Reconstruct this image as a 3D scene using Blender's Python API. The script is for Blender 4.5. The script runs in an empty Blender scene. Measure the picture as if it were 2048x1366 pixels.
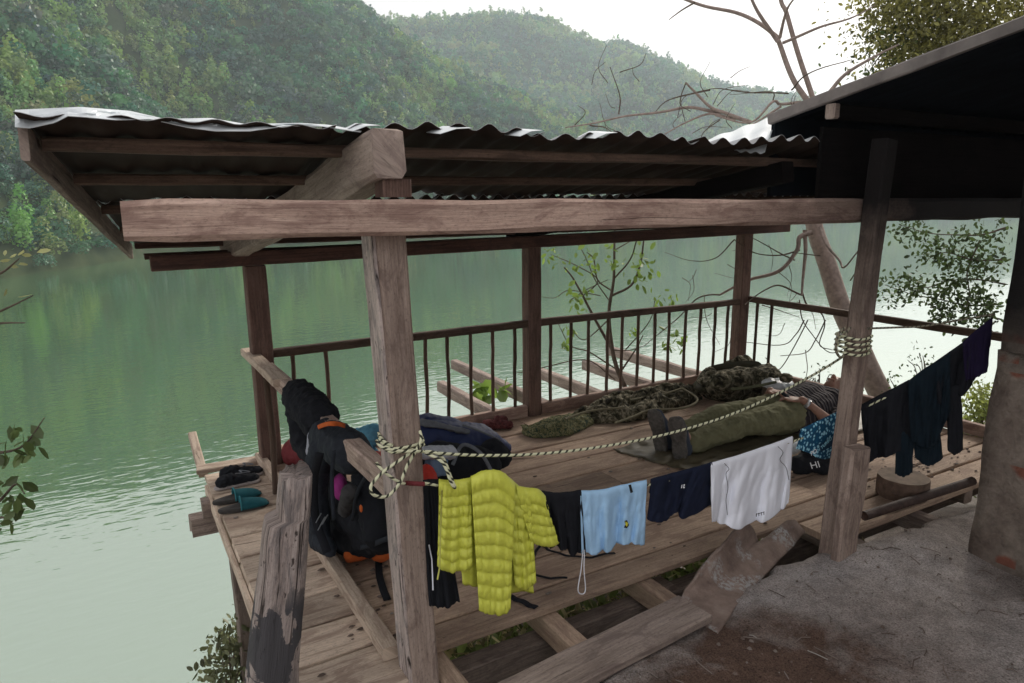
import bpy, bmesh, math, random
import numpy as np
from mathutils import Vector, Matrix, noise as mnoise
random.seed(7); np.random.seed(7)
scene=bpy.context.scene
R=math.radians
# ------------------------------------------------------------------ camera
H=1.56                                  # eye above the deck
FPX=1400.; PIT=math.atan(288/1400); YAW=R(30); ROLL=R(.35)
_f=Vector((math.sin(YAW)*math.cos(PIT),math.cos(YAW)*math.cos(PIT),-math.sin(PIT)))
_r=Vector((math.cos(YAW),-math.sin(YAW),0)); _u=_r.cross(_f)
_r,_u=(_r*math.cos(ROLL)-_u*math.sin(ROLL)),(_r*math.sin(ROLL)+_u*math.cos(ROLL))
EYE=Vector((0,0,H))
cd=bpy.data.cameras.new('camera'); cam=bpy.data.objects.new('camera',cd); scene.collection.objects.link(cam)
cam.matrix_world=Matrix(((_r.x,_u.x,-_f.x,0),(_r.y,_u.y,-_f.y,0),(_r.z,_u.z,-_f.z,H),(0,0,0,1)))
cd.sensor_width=36; cd.lens=FPX/2048*36; cd.clip_start=.05; cd.clip_end=4000
scene.camera=cam
# ------------------------------------------------------------------ sky, sun, exposure
SUN_EL=R(30); SUN_AZ=R(62)              # azimuth clockwise from +Y
w=bpy.data.worlds.new('World'); scene.world=w; w.use_nodes=True
wn=w.node_tree.nodes; wl=w.node_tree.links; wn.clear()
sky=wn.new('ShaderNodeTexSky'); sky.sky_type='NISHITA'; sky.sun_disc=False
sky.sun_elevation=SUN_EL; sky.sun_rotation=SUN_AZ; sky.air_density=1.0; sky.dust_density=6.0; sky.ozone_density=1.0
hs=wn.new('ShaderNodeHueSaturation'); hs.inputs['Saturation'].default_value=.30; hs.inputs['Value'].default_value=1.0
mx=wn.new('ShaderNodeMixRGB'); mx.blend_type='MULTIPLY'; mx.inputs[0].default_value=1; mx.inputs[2].default_value=(1.0,.965,.945,1)
bg=wn.new('ShaderNodeBackground'); bg.inputs[1].default_value=.11
wo=wn.new('ShaderNodeOutputWorld')
mo=wn.new('ShaderNodeMixRGB'); mo.inputs[0].default_value=.93; mo.inputs[2].default_value=(3.2,3.10,3.10,1)   # even high overcast
wl.new(sky.outputs[0],hs.inputs['Color']); wl.new(hs.outputs[0],mx.inputs[1]); wl.new(mx.outputs[0],mo.inputs[1]); wl.new(mo.outputs[0],bg.inputs[0]); wl.new(bg.outputs[0],wo.inputs[0])
sd=bpy.data.lights.new('sun','SUN'); sd.energy=1.3; sd.angle=R(14); sd.color=(1,.93,.82)
so=bpy.data.objects.new('sun',sd); scene.collection.objects.link(so)
so.rotation_euler=(Vector((math.sin(SUN_AZ)*math.cos(SUN_EL),math.cos(SUN_AZ)*math.cos(SUN_EL),math.sin(SUN_EL)))).to_track_quat('Z','Y').to_euler()
scene.view_settings.view_transform='Standard'; scene.view_settings.look='None'; scene.view_settings.gamma=1; scene.view_settings.exposure=1.48
scene.render.engine='CYCLES'
scene.cycles.volume_step_rate=4; scene.cycles.max_bounces=8; scene.cycles.volume_bounces=1
# ------------------------------------------------------------------ measuring helpers: where a sight line meets a plane
def ray(x,y): return _r*((x-1024)/FPX)+_u*((683-y)/FPX)+_f
def pz(x,y,z=0):
    d=ray(x,y); return EYE+d*((z-H)/d.z)
def pX(x,y,X):
    d=ray(x,y); return EYE+d*(X/d.x)
def pY(x,y,Y):
    d=ray(x,y); return EYE+d*(Y/d.y)
def pD(x,y,D): return EYE+ray(x,y).normalized()*D
def pP(x,y,a,b):                         # vertical plane through the plan points a, b
    n=Vector((b[1]-a[1],a[0]-b[0],0)); d=ray(x,y); return EYE+d*((Vector((a[0],a[1],H))-EYE).dot(n)/d.dot(n))
# ------------------------------------------------------------------ scene helpers
COL=scene.collection
def tag(o,label,cat,group=None,kind=None):
    if label: o['label']=label
    if cat: o['category']=cat
    if group: o['group']=group
    if kind: o['kind']=kind
    return o
def empty(name,loc,label,cat,group=None):
    o=bpy.data.objects.new(name,None); COL.objects.link(o); o.location=loc; o.empty_display_size=.1
    return tag(o,label,cat,group)
def link(name,me,mat,parent=None):
    o=bpy.data.objects.new(name,me); COL.objects.link(o)
    if mat:
        for m in (mat if isinstance(mat,(list,tuple)) else [mat]): me.materials.append(m)
    if parent:
        o.parent=parent
        q=parent; off=Vector((0,0,0))
        while q: off+=q.location; q=q.parent
        o.location=-off
        if o.location.length<1e-9: o.location=(0,0,0)
    return o
class MB:
    def __init__(s): s.v=[]; s.f=[]; s.uv=[]; s.mi=[]
    def grid(s,P,uv=None,close_v=False,mi=0):
        n=len(P); m=len(P[0]); b=len(s.v)
        for r in P: s.v.extend([tuple(p) for p in r])
        for i in range(n-1):
            for j in range(m if close_v else m-1):
                k=(j+1)%m
                s.f.append((b+i*m+j,b+i*m+k,b+(i+1)*m+k,b+(i+1)*m+j)); s.mi.append(mi)
                if uv:
                    a=uv(i,j);c=uv(i,j+1);d=uv(i+1,j+1);e=uv(i+1,j); s.uv.append((a,c,d,e))
                else: s.uv.append(((i,j),(i,j+1),(i+1,j+1),(i+1,j)))
        return b
    def face(s,idx,mi=0): s.f.append(tuple(idx)); s.uv.append(tuple((s.v[i][0]+s.v[i][2],s.v[i][1]) for i in idx)); s.mi.append(mi)
    def tube(s,pts,rad,seg=8,cap=True,mi=0):
        pts=[Vector(p) for p in pts]; n=len(pts)
        if not isinstance(rad,(list,tuple)): rad=[rad]*n
        rings=[];L=[0]; N=None
        for i in range(n):
            t=(pts[min(i+1,n-1)]-pts[max(i-1,0)])
            if t.length<1e-9: t=Vector((0,0,1))
            t.normalize()
            if N is None:
                N=t.cross(Vector((0,0,1)))
                if N.length<.1: N=t.cross(Vector((0,1,0)))
            N=(N-t*N.dot(t))
            if N.length<1e-6: N=t.orthogonal()
            N.normalize(); B=t.cross(N)
            rings.append([pts[i]+(N*math.cos(a)+B*math.sin(a))*rad[i] for a in [2*math.pi*k/seg for k in range(seg)]])
            if i: L.append(L[-1]+(pts[i]-pts[i-1]).length)
        b=s.grid(rings,lambda i,j:(L[i],j/seg),True,mi)
        if cap:
            s.face([b+j for j in range(seg)],mi); s.face([b+(n-1)*seg+j for j in reversed(range(seg))],mi)
    def beam(s,p0,p1,wd,ht,up=(0,0,1),ch=.006,jit=.003,n=None,bow=0,taper=1,roundend=0):
        p0=Vector(p0);p1=Vector(p1);t=p1-p0;L=t.length;t.normalize();up=Vector(up)
        S=up.cross(t)
        if S.length<.05: S=Vector((1,0,0)).cross(t)
        S.normalize();U=t.cross(S)
        n=n or max(3,int(L/.12)+1); a=wd/2;b=ht/2;c=min(ch,a*.45,b*.45)
        prof=[(-a,-b+c),(-a,b-c),(-a+c,b),(a-c,b),(a,b-c),(a,-b+c),(a-c,-b),(-a+c,-b)]
        per=[0]
        for k in range(8):
            q0=prof[k];q1=prof[(k+1)%8];per.append(per[-1]+math.hypot(q1[0]-q0[0],q1[1]-q0[1]))
        u0=random.random()*50;sd=random.random()*100
        rings=[]
        for i in range(n+1):
            f=i/n; sc=1+(taper-1)*f
            if roundend and (i==0 or i==n): sc*=1-roundend
            ctr=p0+t*(L*f)+U*(bow*math.sin(math.pi*f))
            ring=[]
            for k,(x,y) in enumerate(prof):
                d=mnoise.noise_vector(Vector((f*L*4+sd,k//2*2.3,sd)))*jit
                ring.append(ctr+S*(x*sc+d.x)+U*(y*sc+d.y)+(t*d.z*2 if i in(0,n) else Vector((0,0,0))))
            rings.append(ring)
        bb=s.grid(rings,lambda i,j:(u0+L*i/n,per[j]+sd),True)
        s.face([bb+j for j in range(8)]); s.face([bb+n*8+j for j in reversed(range(8))])
        return s
    def build(s,name,mat,parent=None,smooth=False):
        me=bpy.data.meshes.new(name); me.from_pydata([tuple(p) for p in s.v],[],s.f)
        ul=me.uv_layers.new(name='UVMap'); flat=[c for f in s.uv for q in f for c in q]
        ul.data.foreach_set('uv',flat)
        if smooth: me.polygons.foreach_set('use_smooth',[True]*len(s.f))
        if any(s.mi): me.polygons.foreach_set('material_index',s.mi)
        me.update()
        return link(name,me,mat,parent)
def catmull(pts,k=6):
    pts=[Vector(p) for p in pts]; out=[]; P=[pts[0]*2-pts[1]]+pts+[pts[-1]*2-pts[-2]]
    for i in range(1,len(P)-2):
        for j in range(k):
            t=j/k; a,b,c,d=P[i-1],P[i],P[i+1],P[i+2]
            out.append(.5*((2*b)+(c-a)*t+(2*a-5*b+4*c-d)*t*t+(3*b-a-3*c+d)*t**3))
    out.append(pts[-1]); return out
def fbm(x,y,z=0,o=4): return mnoise.fractal(Vector((x,y,z)),1.0,2.0,o)
# ------------------------------------------------------------------ materials
def newmat(name,rough=.8,spec=.3):
    m=bpy.data.materials.new(name); m.use_nodes=True; nt=m.node_tree; b=nt.nodes['Principled BSDF']
    b.inputs['Roughness'].default_value=rough; b.inputs['Specular IOR Level'].default_value=spec
    return m,nt,b
def N(nt,t,**k):
    n=nt.nodes.new(t)
    for a,v in k.items(): setattr(n,a,v)
    return n
def ramp(nt,fac,stops):
    r=N(nt,'ShaderNodeValToRGB'); e=r.color_ramp.elements
    while len(e)<len(stops): e.new(.5)
    for q,(p,c) in zip(e,stops): q.position=p; q.color=(c[0],c[1],c[2],1)
    nt.links.new(fac,r.inputs[0]); return r.outputs[0]
def noise(nt,vec,scale,detail=4,rough=.6,dist=0):
    n=N(nt,'ShaderNodeTexNoise'); n.inputs['Scale'].default_value=scale; n.inputs['Detail'].default_value=detail; n.inputs['Roughness'].default_value=rough; n.inputs['Distortion'].default_value=dist
    if vec: nt.links.new(vec,n.inputs['Vector'])
    return n.outputs['Fac']
def mapping(nt,src,scale):
    m=N(nt,'ShaderNodeMapping'); m.inputs['Scale'].default_value=scale; nt.links.new(src,m.inputs[0]); return m.outputs[0]
def mix(nt,a,b,fac,mode='MIX'):
    m=N(nt,'ShaderNodeMixRGB',blend_type=mode)
    for i,v in ((0,fac),(1,a),(2,b)):
        if hasattr(v,'links'): nt.links.new(v,m.inputs[i])
        elif isinstance(v,(int,float)): m.inputs[i].default_value=v
        else: m.inputs[i].default_value=(v[0],v[1],v[2],1)
    return m.outputs[0]
def bump(nt,b,h,strength=.4,dist=.01,prev=None):
    n=N(nt,'ShaderNodeBump'); n.inputs['Strength'].default_value=strength; n.inputs['Distance'].default_value=dist
    nt.links.new(h,n.inputs['Height'])
    if prev: nt.links.new(prev,n.inputs['Normal'])
    nt.links.new(n.outputs[0],b.inputs['Normal']); return n.outputs[0]
def wood(name,light,mid,dark,grain=1.0,crack=.0,rough=.85,stain=(.10,.085,.075)):
    m,nt,b=newmat(name,rough,.2)
    uv=N(nt,'ShaderNodeUVMap').outputs[0]; oi=N(nt,'ShaderNodeObjectInfo')
    g=noise(nt,mapping(nt,uv,(3.0,85,1)),1.0,8,.72,.5)            # fibres
    g2=noise(nt,mapping(nt,uv,(14,260,1)),1.0,4,.7)
    sp=noise(nt,mapping(nt,uv,(60,140,1)),1.0,3,.75)              # specks
    bl=noise(nt,mapping(nt,uv,(5.0,14,1)),1.0,7,.68,.9)           # weathering
    big=noise(nt,mapping(nt,uv,(1.7,5,1)),1.0,4,.6,.5)
    c=ramp(nt,g,[(.30,dark),(.45,mid),(.64,light)])
    c=mix(nt,c,ramp(nt,sp,[(.28,(.45,.43,.41)),(.42,(.95,.95,.95)),(.72,(1.18,1.17,1.15))]),.85,'MULTIPLY')
    c=mix(nt,c,ramp(nt,big,[(.3,(.72,.70,.69)),(.7,(1.2,1.2,1.2))]),1,'MULTIPLY')
    ms=N(nt,'ShaderNodeMath',operation='MULTIPLY'); nt.links.new(ramp(nt,bl,[(.50,(0,0,0)),(.60,(1,1,1))]),ms.inputs[0]); ms.inputs[1].default_value=.62
    c=mix(nt,c,stain,ms.outputs[0])
    v=N(nt,'ShaderNodeMapRange'); v.inputs[3].default_value=.74; v.inputs[4].default_value=1.22; nt.links.new(oi.outputs['Random'],v.inputs[0])
    c=mix(nt,c,v.outputs[0],1.0,'MULTIPLY')
    ck=noise(nt,mapping(nt,uv,(1.3,30,1)),1.0,5,.75,1.0)
    th=.30+.07*crack; cr=ramp(nt,ck,[(th,(0,0,0)),(th+.035,(1,1,1))])
    if crack>.5:
        pt=noise(nt,mapping(nt,uv,(24,60,1)),1.0,3,.6); cr=mix(nt,cr,ramp(nt,pt,[(.30,(.1,.1,.1)),(.36,(1,1,1))]),1,'MULTIPLY')
    c=mix(nt,[x*.3 for x in dark],c,cr)
    hs_=N(nt,'ShaderNodeMath',operation='ADD'); nt.links.new(g,hs_.inputs[0]); nt.links.new(g2,hs_.inputs[1])
    h2=N(nt,'ShaderNodeMath',operation='MULTIPLY_ADD'); nt.links.new(cr,h2.inputs[0]); h2.inputs[1].default_value=.8+crack*2; nt.links.new(hs_.outputs[0],h2.inputs[2])
    nt.links.new(c,b.inputs['Base Color']); bump(nt,b,h2.outputs[0],.7,.004*grain)
    return m
def darken_end(mat,axis,a,b_,col=(.010,.008,.008)):
    """darkens the colour towards one end; on beam and post this paints roof shade"""
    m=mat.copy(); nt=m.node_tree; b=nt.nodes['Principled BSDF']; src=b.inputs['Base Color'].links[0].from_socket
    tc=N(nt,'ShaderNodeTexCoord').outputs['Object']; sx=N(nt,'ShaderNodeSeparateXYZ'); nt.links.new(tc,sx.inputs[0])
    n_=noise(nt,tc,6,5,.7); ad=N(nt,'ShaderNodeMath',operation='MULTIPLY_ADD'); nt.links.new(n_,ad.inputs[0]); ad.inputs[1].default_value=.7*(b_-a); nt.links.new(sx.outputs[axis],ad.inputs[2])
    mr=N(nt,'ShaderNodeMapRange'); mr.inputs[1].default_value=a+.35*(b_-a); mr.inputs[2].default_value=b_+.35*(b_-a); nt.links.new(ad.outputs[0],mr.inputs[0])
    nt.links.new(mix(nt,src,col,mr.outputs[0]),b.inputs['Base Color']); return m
W_BPOST=wood('brown_post_wood',(.20,.13,.105),(.14,.085,.068),(.07,.042,.034),1,0,.8,(.08,.05,.04))
W_DECK=wood('deck_wood',(.52,.385,.29),(.42,.305,.225),(.26,.18,.135),1,0,.8,(.27,.18,.14))
W_DECKL=wood('pale_deck_wood',(.60,.49,.39),(.50,.40,.32),(.32,.24,.18),1,0,.8,(.26,.18,.14))
W_BEAM=wood('grey_brown_beam_wood',(.47,.345,.285),(.39,.275,.225),(.23,.155,.125),1,0,.8,(.20,.12,.10))
W_POST=wood('weathered_post_wood',(.52,.41,.35),(.40,.305,.255),(.20,.145,.12),1.3,.25,.85,(.20,.14,.12))
W_RED=wood('dark_red_brown_wood',(.12,.065,.048),(.085,.044,.034),(.04,.022,.018),1,0,.7,(.05,.03,.025))
W_OLD=wood('grey_weathered_wood',(.62,.53,.49),(.47,.39,.36),(.17,.13,.115),1.8,1.2,.92,(.15,.14,.145))
W_GREY=wood('grey_plank_wood',(.36,.29,.25),(.27,.215,.185),(.13,.10,.085),1.2,.15,.9,(.15,.11,.10))
W_STICK=wood('baluster_wood',(.17,.115,.085),(.115,.075,.055),(.05,.033,.026),1,0,.8,(.06,.04,.03))
def plain(name,col,rough=.85,var=.25,scale=20,bmp=.3,dist=.004,spec=.25,sheen=0,detail=5,weave=0,metal=0):
    m,nt,b=newmat(name,rough,spec); tc=N(nt,'ShaderNodeTexCoord').outputs['Object']
    n=noise(nt,tc,scale,detail,.6)
    c=ramp(nt,n,[(.3,[x*(1-var) for x in col]),(.7,[min(1,x*(1+var)) for x in col])])
    nt.links.new(c,b.inputs['Base Color']); b.inputs['Metallic'].default_value=metal
    p=bump(nt,b,noise(nt,tc,scale*2.5,4,.6),bmp,dist)
    if weave:
        uvw=mapping(nt,tc,(1,1,1)); wv=N(nt,'ShaderNodeTexWave'); wv.inputs['Scale'].default_value=weave; nt.links.new(tc,wv.inputs[0]); bump(nt,b,wv.outputs['Fac'],.3,.001,p)
    if sheen: b.inputs['Sheen Weight'].default_value=sheen
    return m
# ------------------------------------------------------------------ LAKE, GROUND, HILLS
ZW=-7.4
def el(x,y):
    d=ray(x,y); return math.atan2(d.z,math.hypot(d.x,d.y))
def interp(x,T):
    if x<=T[0][0]: return T[0][1]
    for (a,va),(b,vb) in zip(T,T[1:]):
        if x<=b: return va+(vb-va)*(x-a)/(b-a)
    return T[-1][1]
# bearing in degrees measured with the photograph, then a real landform
def xb(th): # bearing -> measuring column at eye level
    return 1024+1429*math.tan(R(max(-62,min(62,th-30))))
SHORE=[(-1500,75),(-300,84),(0,102),(150,112),(300,128),(450,142),(600,150),(800,158),(1000,172),(1200,205),(1400,280),(1600,370),(1900,430),(2600,460)]
RA=[(-1800,-330),(-900,-260),(-400,-210),(0,-150),(400,-110),(600,-60),(700,-18),(740,8),(770,45),(850,100),(950,160),(1100,222),(1290,300),(1420,362),(1560,400),(1700,425)]
RB=[(400,150),(600,80),(740,62),(790,48),(830,50),(900,45),(1000,36),(1060,38),(1100,48),(1180,86),(1260,100),(1340,138),(1400,165),(1500,188),(1600,202),(1700,222),(1900,262),(2200,300),(3500,320)]
def hillA(th,r):
    x=xb(th); r0=interp(x,SHORE); e=el(max(-500,x),interp(x,RA)) if x<=1710 else -.02
    dR=interp(x,[(-1500,150),(0,150),(740,170),(1290,150),(1700,60)])
    zr=H+math.tan(e)*(r0+dR); hgt=zr-ZW
    s=(r-r0)/dR
    if s<0: return ZW-2
    if s<1: z=ZW+hgt*(s**.88)
    else: z=ZW+hgt*max(.0,1-(s-1)*.9)
    a=math.sin(math.pi*min(1,max(0,s/1.0)))
    X=r*math.sin(R(th));Y=r*math.cos(R(th))
    z+=a*(fbm(X/55,Y/55,3,3)*16) if s<1.0 else 0
    return z
def hillB(th,r):
    x=xb(th); r0=max(interp(x,SHORE),330); rr=interp(x,[(0,560),(1000,560),(1600,640),(2600,700)])
    if r<r0: return ZW-2
    e=el(min(2300,max(-300,x)),interp(x,RB)); hgt=H+math.tan(e)*rr-ZW; s=(r-r0)/(rr-r0)
    z=ZW+hgt*(s**.9) if s<1 else ZW+hgt*max(0,1-(s-1)*.7)
    X=r*math.sin(R(th));Y=r*math.cos(R(th)); a=math.sin(math.pi*min(1,max(0,s)))
    return z+a*fbm(X/90,Y/90,9,3)*26
def hz(th,r):
    return max(hillA(th,r),hillB(th,r))
ths=np.linspace(-45,100,240); rs=np.concatenate([np.linspace(70,260,60),np.linspace(265,700,60),[750,820,950]])
mb=MB(); mb.grid([[Vector((r*math.sin(R(t)),r*math.cos(R(t)),max(hz(t,r),ZW-3))) for r in rs] for t in ths])
m,nt,b=newmat('hill_soil',1,.1); tc=N(nt,'ShaderNodeTexCoord').outputs['Object']
nt.links.new(ramp(nt,noise(nt,tc,.25,5),[(.35,(.03,.045,.018)),(.6,(.055,.07,.03)),(.8,(.12,.09,.06))]),b.inputs['Base Color'])
hills=mb.build('hills',m,smooth=True); tag(hills,'steep forested hills rising from the far shore of the lake','hills',kind='structure')
# forest on the hills: one mass of crowns
def proto_crown(n,flat=1.0,bamboo=False,k=1.0):
    P=[]
    lob=[(np.random.randn(3)*np.array([.45,.45,.3])) for _ in range(6)]
    for i in range(n):
        c=lob[np.random.randint(6)]; d=np.random.randn(3); d/=np.linalg.norm(d)
        if d[2]<-.3: d[2]*=-1
        p=c+d*np.random.uniform(.42,.62)
        if bamboo: p=p*np.array([.62,.62,1.35])
        nrm=d+np.random.randn(3)*.45; nrm/=np.linalg.norm(nrm)
        t=np.cross(nrm,[0,0,1.0])+np.random.randn(3)*.2; t/=np.linalg.norm(t); u=np.cross(nrm,t)
        s=np.random.uniform(.09,.2)*k; q=s*np.random.uniform(.5,1)
        P.append([p-t*s-u*q,p+t*s*.9-u*q*.7,p+t*s+u*q,p-t*s*.6+u*q*1.1])
    P=np.array(P)   # n,4,3
    # a closed dark inner body so light does not pass straight through
    return P*np.array([1,1,flat])
PROT=[proto_crown(150,k=.85) for _ in range(7)]+[proto_crown(150,1.0,True,.7) for _ in range(3)]
PROTF=[proto_crown(80,k=1.2) for _ in range(7)]+[proto_crown(80,1.0,True,1.1) for _ in range(3)]
PROTN=[proto_crown(420,k=.5) for _ in range(7)]+[proto_crown(380,1.0,True,.45) for _ in range(3)]
V=[];TI=[]
def cross_ok(th,r): return True
cnt=0
def add_tree(th,r,size,tint,bam):
    z=hz(th,r)
    if z<ZW+.2: return
    P=(PROTF if r>300 else (PROTN if r<135 else PROT))[np.random.randint(7,10) if bam else np.random.randint(7)]
    a=np.random.uniform(0,2*math.pi);ca,sa=math.cos(a),math.sin(a)
    M=np.array([[ca,-sa,0],[sa,ca,0],[0,0,1]])
    Q=(P@M.T)*size*np.array([1,1,np.random.uniform(.8,1.25)])+np.array([r*math.sin(R(th)),r*math.cos(R(th)),z+size*.55])
    V.append(Q.reshape(-1,3)); TI.append(np.repeat(np.array([tint]),P.shape[0]*4,0))
def tree_tint(X,Y):
    k=fbm(X/30,Y/30,1,4); k2=random.random()
    if k+.6*(k2-.5)>.12: return (random.uniform(.15,.25),random.uniform(.25,.37),random.uniform(.06,.12)),True
    if k2<.03: return (.10,.12,.08),False
    return (random.uniform(.04,.10),random.uniform(.11,.22),random.uniform(.06,.12)),k2>.9
for i in range(14500):
    th=random.uniform(-14,62); x=xb(th); r0=interp(x,SHORE)
    dR=interp(x,[(-1500,150),(0,150),(740,170),(1290,150),(1700,60)])
    if x>1650: continue
    s=random.random()**.8*1.08; r=r0+.5+dR*s
    X=r*math.sin(R(th));Y=r*math.cos(R(th))
    if hillA(th,r)<hillB(th,r)-4: continue
    t,bam=tree_tint(X,Y)
    add_tree(th,r,random.uniform(1.0,2.3) if random.random()<.88 else random.uniform(2.3,3.6),t,bam)
for i in range(10500):
    th=random.uniform(8,78); x=xb(th); r0=max(interp(x,SHORE),330); rr=interp(x,[(0,560),(1000,560),(1600,640),(2600,700)])
    r=r0+(rr-r0)*random.uniform(0,1.05)
    if hillB(th,r)<hillA(th,r): continue
    X=r*math.sin(R(th));Y=r*math.cos(R(th)); t,bam=tree_tint(X,Y)
    add_tree(th,r,random.uniform(2.2,4.4),t,bam)
V=np.concatenate(V);TI=np.concatenate(TI); nf=len(V)//4
me=bpy.data.meshes.new('forest'); me.vertices.add(len(V)); me.vertices.foreach_set('co',V.astype(np.float32).ravel())
me.loops.add(nf*4); me.loops.foreach_set('vertex_index',np.arange(nf*4,dtype=np.int32))
me.polygons.add(nf); me.polygons.foreach_set('loop_start',np.arange(0,nf*4,4,dtype=np.int32)); me.polygons.foreach_set('loop_total',np.full(nf,4,dtype=np.int32))
ca=me.color_attributes.new('tint','FLOAT_COLOR','POINT'); ca.data.foreach_set('color',np.concatenate([TI,np.ones((len(TI),1))],1).astype(np.float32).ravel())
me.update(calc_edges=True)
def leafmat(name,col=None,attr=None,trans=.35,rough=.6,var=.3):
    m=bpy.data.materials.new(name); m.use_nodes=True; nt=m.node_tree; nt.nodes.clear()
    o=N(nt,'ShaderNodeOutputMaterial'); d=N(nt,'ShaderNodeBsdfDiffuse'); t=N(nt,'ShaderNodeBsdfTranslucent'); g=N(nt,'ShaderNodeBsdfGlossy'); g.inputs['Roughness'].default_value=.45
    a=N(nt,'ShaderNodeMixShader'); a.inputs[0].default_value=trans; a2=N(nt,'ShaderNodeMixShader'); a2.inputs[0].default_value=.04
    if attr: c=N(nt,'ShaderNodeVertexColor',layer_name=attr).outputs[0]
    else:
        geo=N(nt,'ShaderNodeNewGeometry'); c=ramp(nt,geo.outputs['Random Per Island'],[(0,[x*(1-var) for x in col]),(.5,col),(1,[min(1,x*(1+var*1.3)) for x in col])])
    for s in (d,t): nt.links.new(c,s.inputs[0])
    nt.links.new(d.outputs[0],a.inputs[1]); nt.links.new(t.outputs[0],a.inputs[2]); nt.links.new(a.outputs[0],a2.inputs[1]); nt.links.new(g.outputs[0],a2.inputs[2]); nt.links.new(a2.outputs[0],o.inputs[0])
    return m
fo=link('forest',me,leafmat('forest_leaves',attr='tint')); tag(fo,'mixed woodland and bamboo covering the hills beyond the lake','forest',kind='stuff')
# water
mb=MB(); mb.grid([[Vector((x,y,ZW)) for x in (-700,0,900)] for y in (-700,-50,900)][::-1])
m,nt,b=newmat('lake_water',.02,.5); b.inputs['IOR'].default_value=2.0
tc=N(nt,'ShaderNodeTexCoord').outputs['Object']
pc=noise(nt,mapping(nt,tc,(.02,.03,1)),1,3); nt.links.new(ramp(nt,pc,[(.3,(.072,.145,.066)),(.7,(.095,.172,.08))]),b.inputs['Base Color'])
mp=N(nt,'ShaderNodeMapping'); mp.inputs['Rotation'].default_value=(0,0,R(-22)); mp.inputs['Scale'].default_value=(1.3,3.4,1); nt.links.new(tc,mp.inputs[0])
r1=noise(nt,mp.outputs[0],1.0,2,.45,.3); r2=noise(nt,mapping(nt,tc,(.22,.35,1)),1,2)
p=bump(nt,b,r1,.42,.024); bump(nt,b,r2,.15,.05,p)
gl=N(nt,'ShaderNodeBsdfGlossy'); gl.inputs['Roughness'].default_value=.02; gl.inputs['Color'].default_value=(.93,1,.95,1)
nt.links.new(b.inputs['Normal'].links[0].from_socket,gl.inputs['Normal']); ms_=N(nt,'ShaderNodeMixShader'); ms_.inputs[0].default_value=.30
nt.links.new(b.outputs[0],ms_.inputs[1]); nt.links.new(gl.outputs[0],ms_.inputs[2]); nt.links.new(ms_.outputs[0],nt.nodes['Material Output'].inputs[0])
water=mb.build('lake_water',m); tag(water,'calm green lake reflecting hills and bright sky','water',kind='structure')
# ground: mud yard at the camera, bank dropping under the deck to the lake bed
def lip(X): return interp(X,[(-8,.6),(-1,.75),(0,1.0),(.6,1.35),(1.2,1.64),(1.65,1.72),(2.05,1.77),(2.4,1.86),(2.72,1.80),(3.1,1.72),(3.5,1.74),(4.2,1.70),(5.0,1.9),(6,2.1),(8,2.3),(12,2.4),(20,2.6),(60,4)])
def gz(X,Y):
    e=lip(X)+.05*fbm(X*5,Y*2,5,3); d=Y-e
    base=.012+.018*fbm(X*1.5,Y*1.5,0,4)+.012*fbm(X*7,Y*7,2,3)
    base+=.05*math.exp(-((X-2.95)**2/.12+(Y-1.62)**2/.03))-.02
    if X>3.0: base+=.0
    if d<=0: 
        return base-.03*math.exp(d*22)
    drop=-.36*min(d,.06)/.06-.42*max(0,min(d,2.1)-.06)-1.9*max(0,d-2.1)
    if X<.6: drop*=1+2.6*min(1,(.6-X)/.7)
    z=base-.03+drop+.10*fbm(X*1.2,Y*1.2,8,3)*min(1,d*2)
    return max(z,-11)
gx=np.concatenate([[-400,-150,-60,-25,-10,-5],np.arange(-3,-0.5,.25),np.arange(-.5,4.6,.035),np.arange(4.6,9,.2),[9.5,11,14,20,35,60,150,420]])
gy=np.concatenate([[-400,-120,-40,-15,-6,-3,-1.5],np.arange(-1,.6,.2),np.arange(.6,2.6,.03),np.arange(2.6,6,.15),np.arange(6,14,.6),[16,20,28,40,62]])
mb=MB(); mb.grid([[Vector((x,y,gz(x,y))) for x in gx] for y in gy][::-1])
m,nt,b=newmat('mud_and_earth',.97,.12); tc=N(nt,'ShaderNodeTexCoord').outputs['Object']; geo=N(nt,'ShaderNodeNewGeometry')
n1=noise(nt,tc,1.3,5,.6,.5); n2=noise(nt,tc,14,6,.7); n3=noise(nt,tc,70,3,.7)
c=ramp(nt,n1,[(.35,(.24,.205,.19)),(.5,(.32,.285,.268)),(.65,(.40,.37,.36))])
mpp=N(nt,'ShaderNodeMapping'); mpp.inputs['Location'].default_value=(-1.6*.8,-1.3*1.2,0); mpp.inputs['Scale'].default_value=(.8,1.2,.01); nt.links.new(tc,mpp.inputs[0])
ln=N(nt,'ShaderNodeVectorMath',operation='LENGTH'); nt.links.new(mpp.outputs[0],ln.inputs[0])
sm_=N(nt,'ShaderNodeMath',operation='MULTIPLY_ADD'); nt.links.new(noise(nt,tc,3.5,6,.65,.4),sm_.inputs[0]); sm_.inputs[1].default_value=1.1; nt.links.new(ln.outputs['Value'],sm_.inputs[2])
c=mix(nt,(.12,.078,.060),c,ramp(nt,sm_.outputs[0],[(.78,(0,0,0)),(1.0,(1,1,1))]))   # a patch of bare red-brown soil
sm_.inputs[1].default_value=.9
c=mix(nt,c,ramp(nt,n2,[(.3,(.66,.66,.66)),(.7,(1.2,1.18,1.17))]),1,'MULTIPLY')
n4=noise(nt,tc,160,2,.7); c=mix(nt,c,ramp(nt,n4,[(.35,(.6,.58,.56)),(.6,(1.12,1.12,1.12))]),1,'MULTIPLY')
v=N(nt,'ShaderNodeTexVoronoi'); v.inputs['Scale'].default_value=38; nt.links.new(tc,v.inputs['Vector'])
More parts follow.
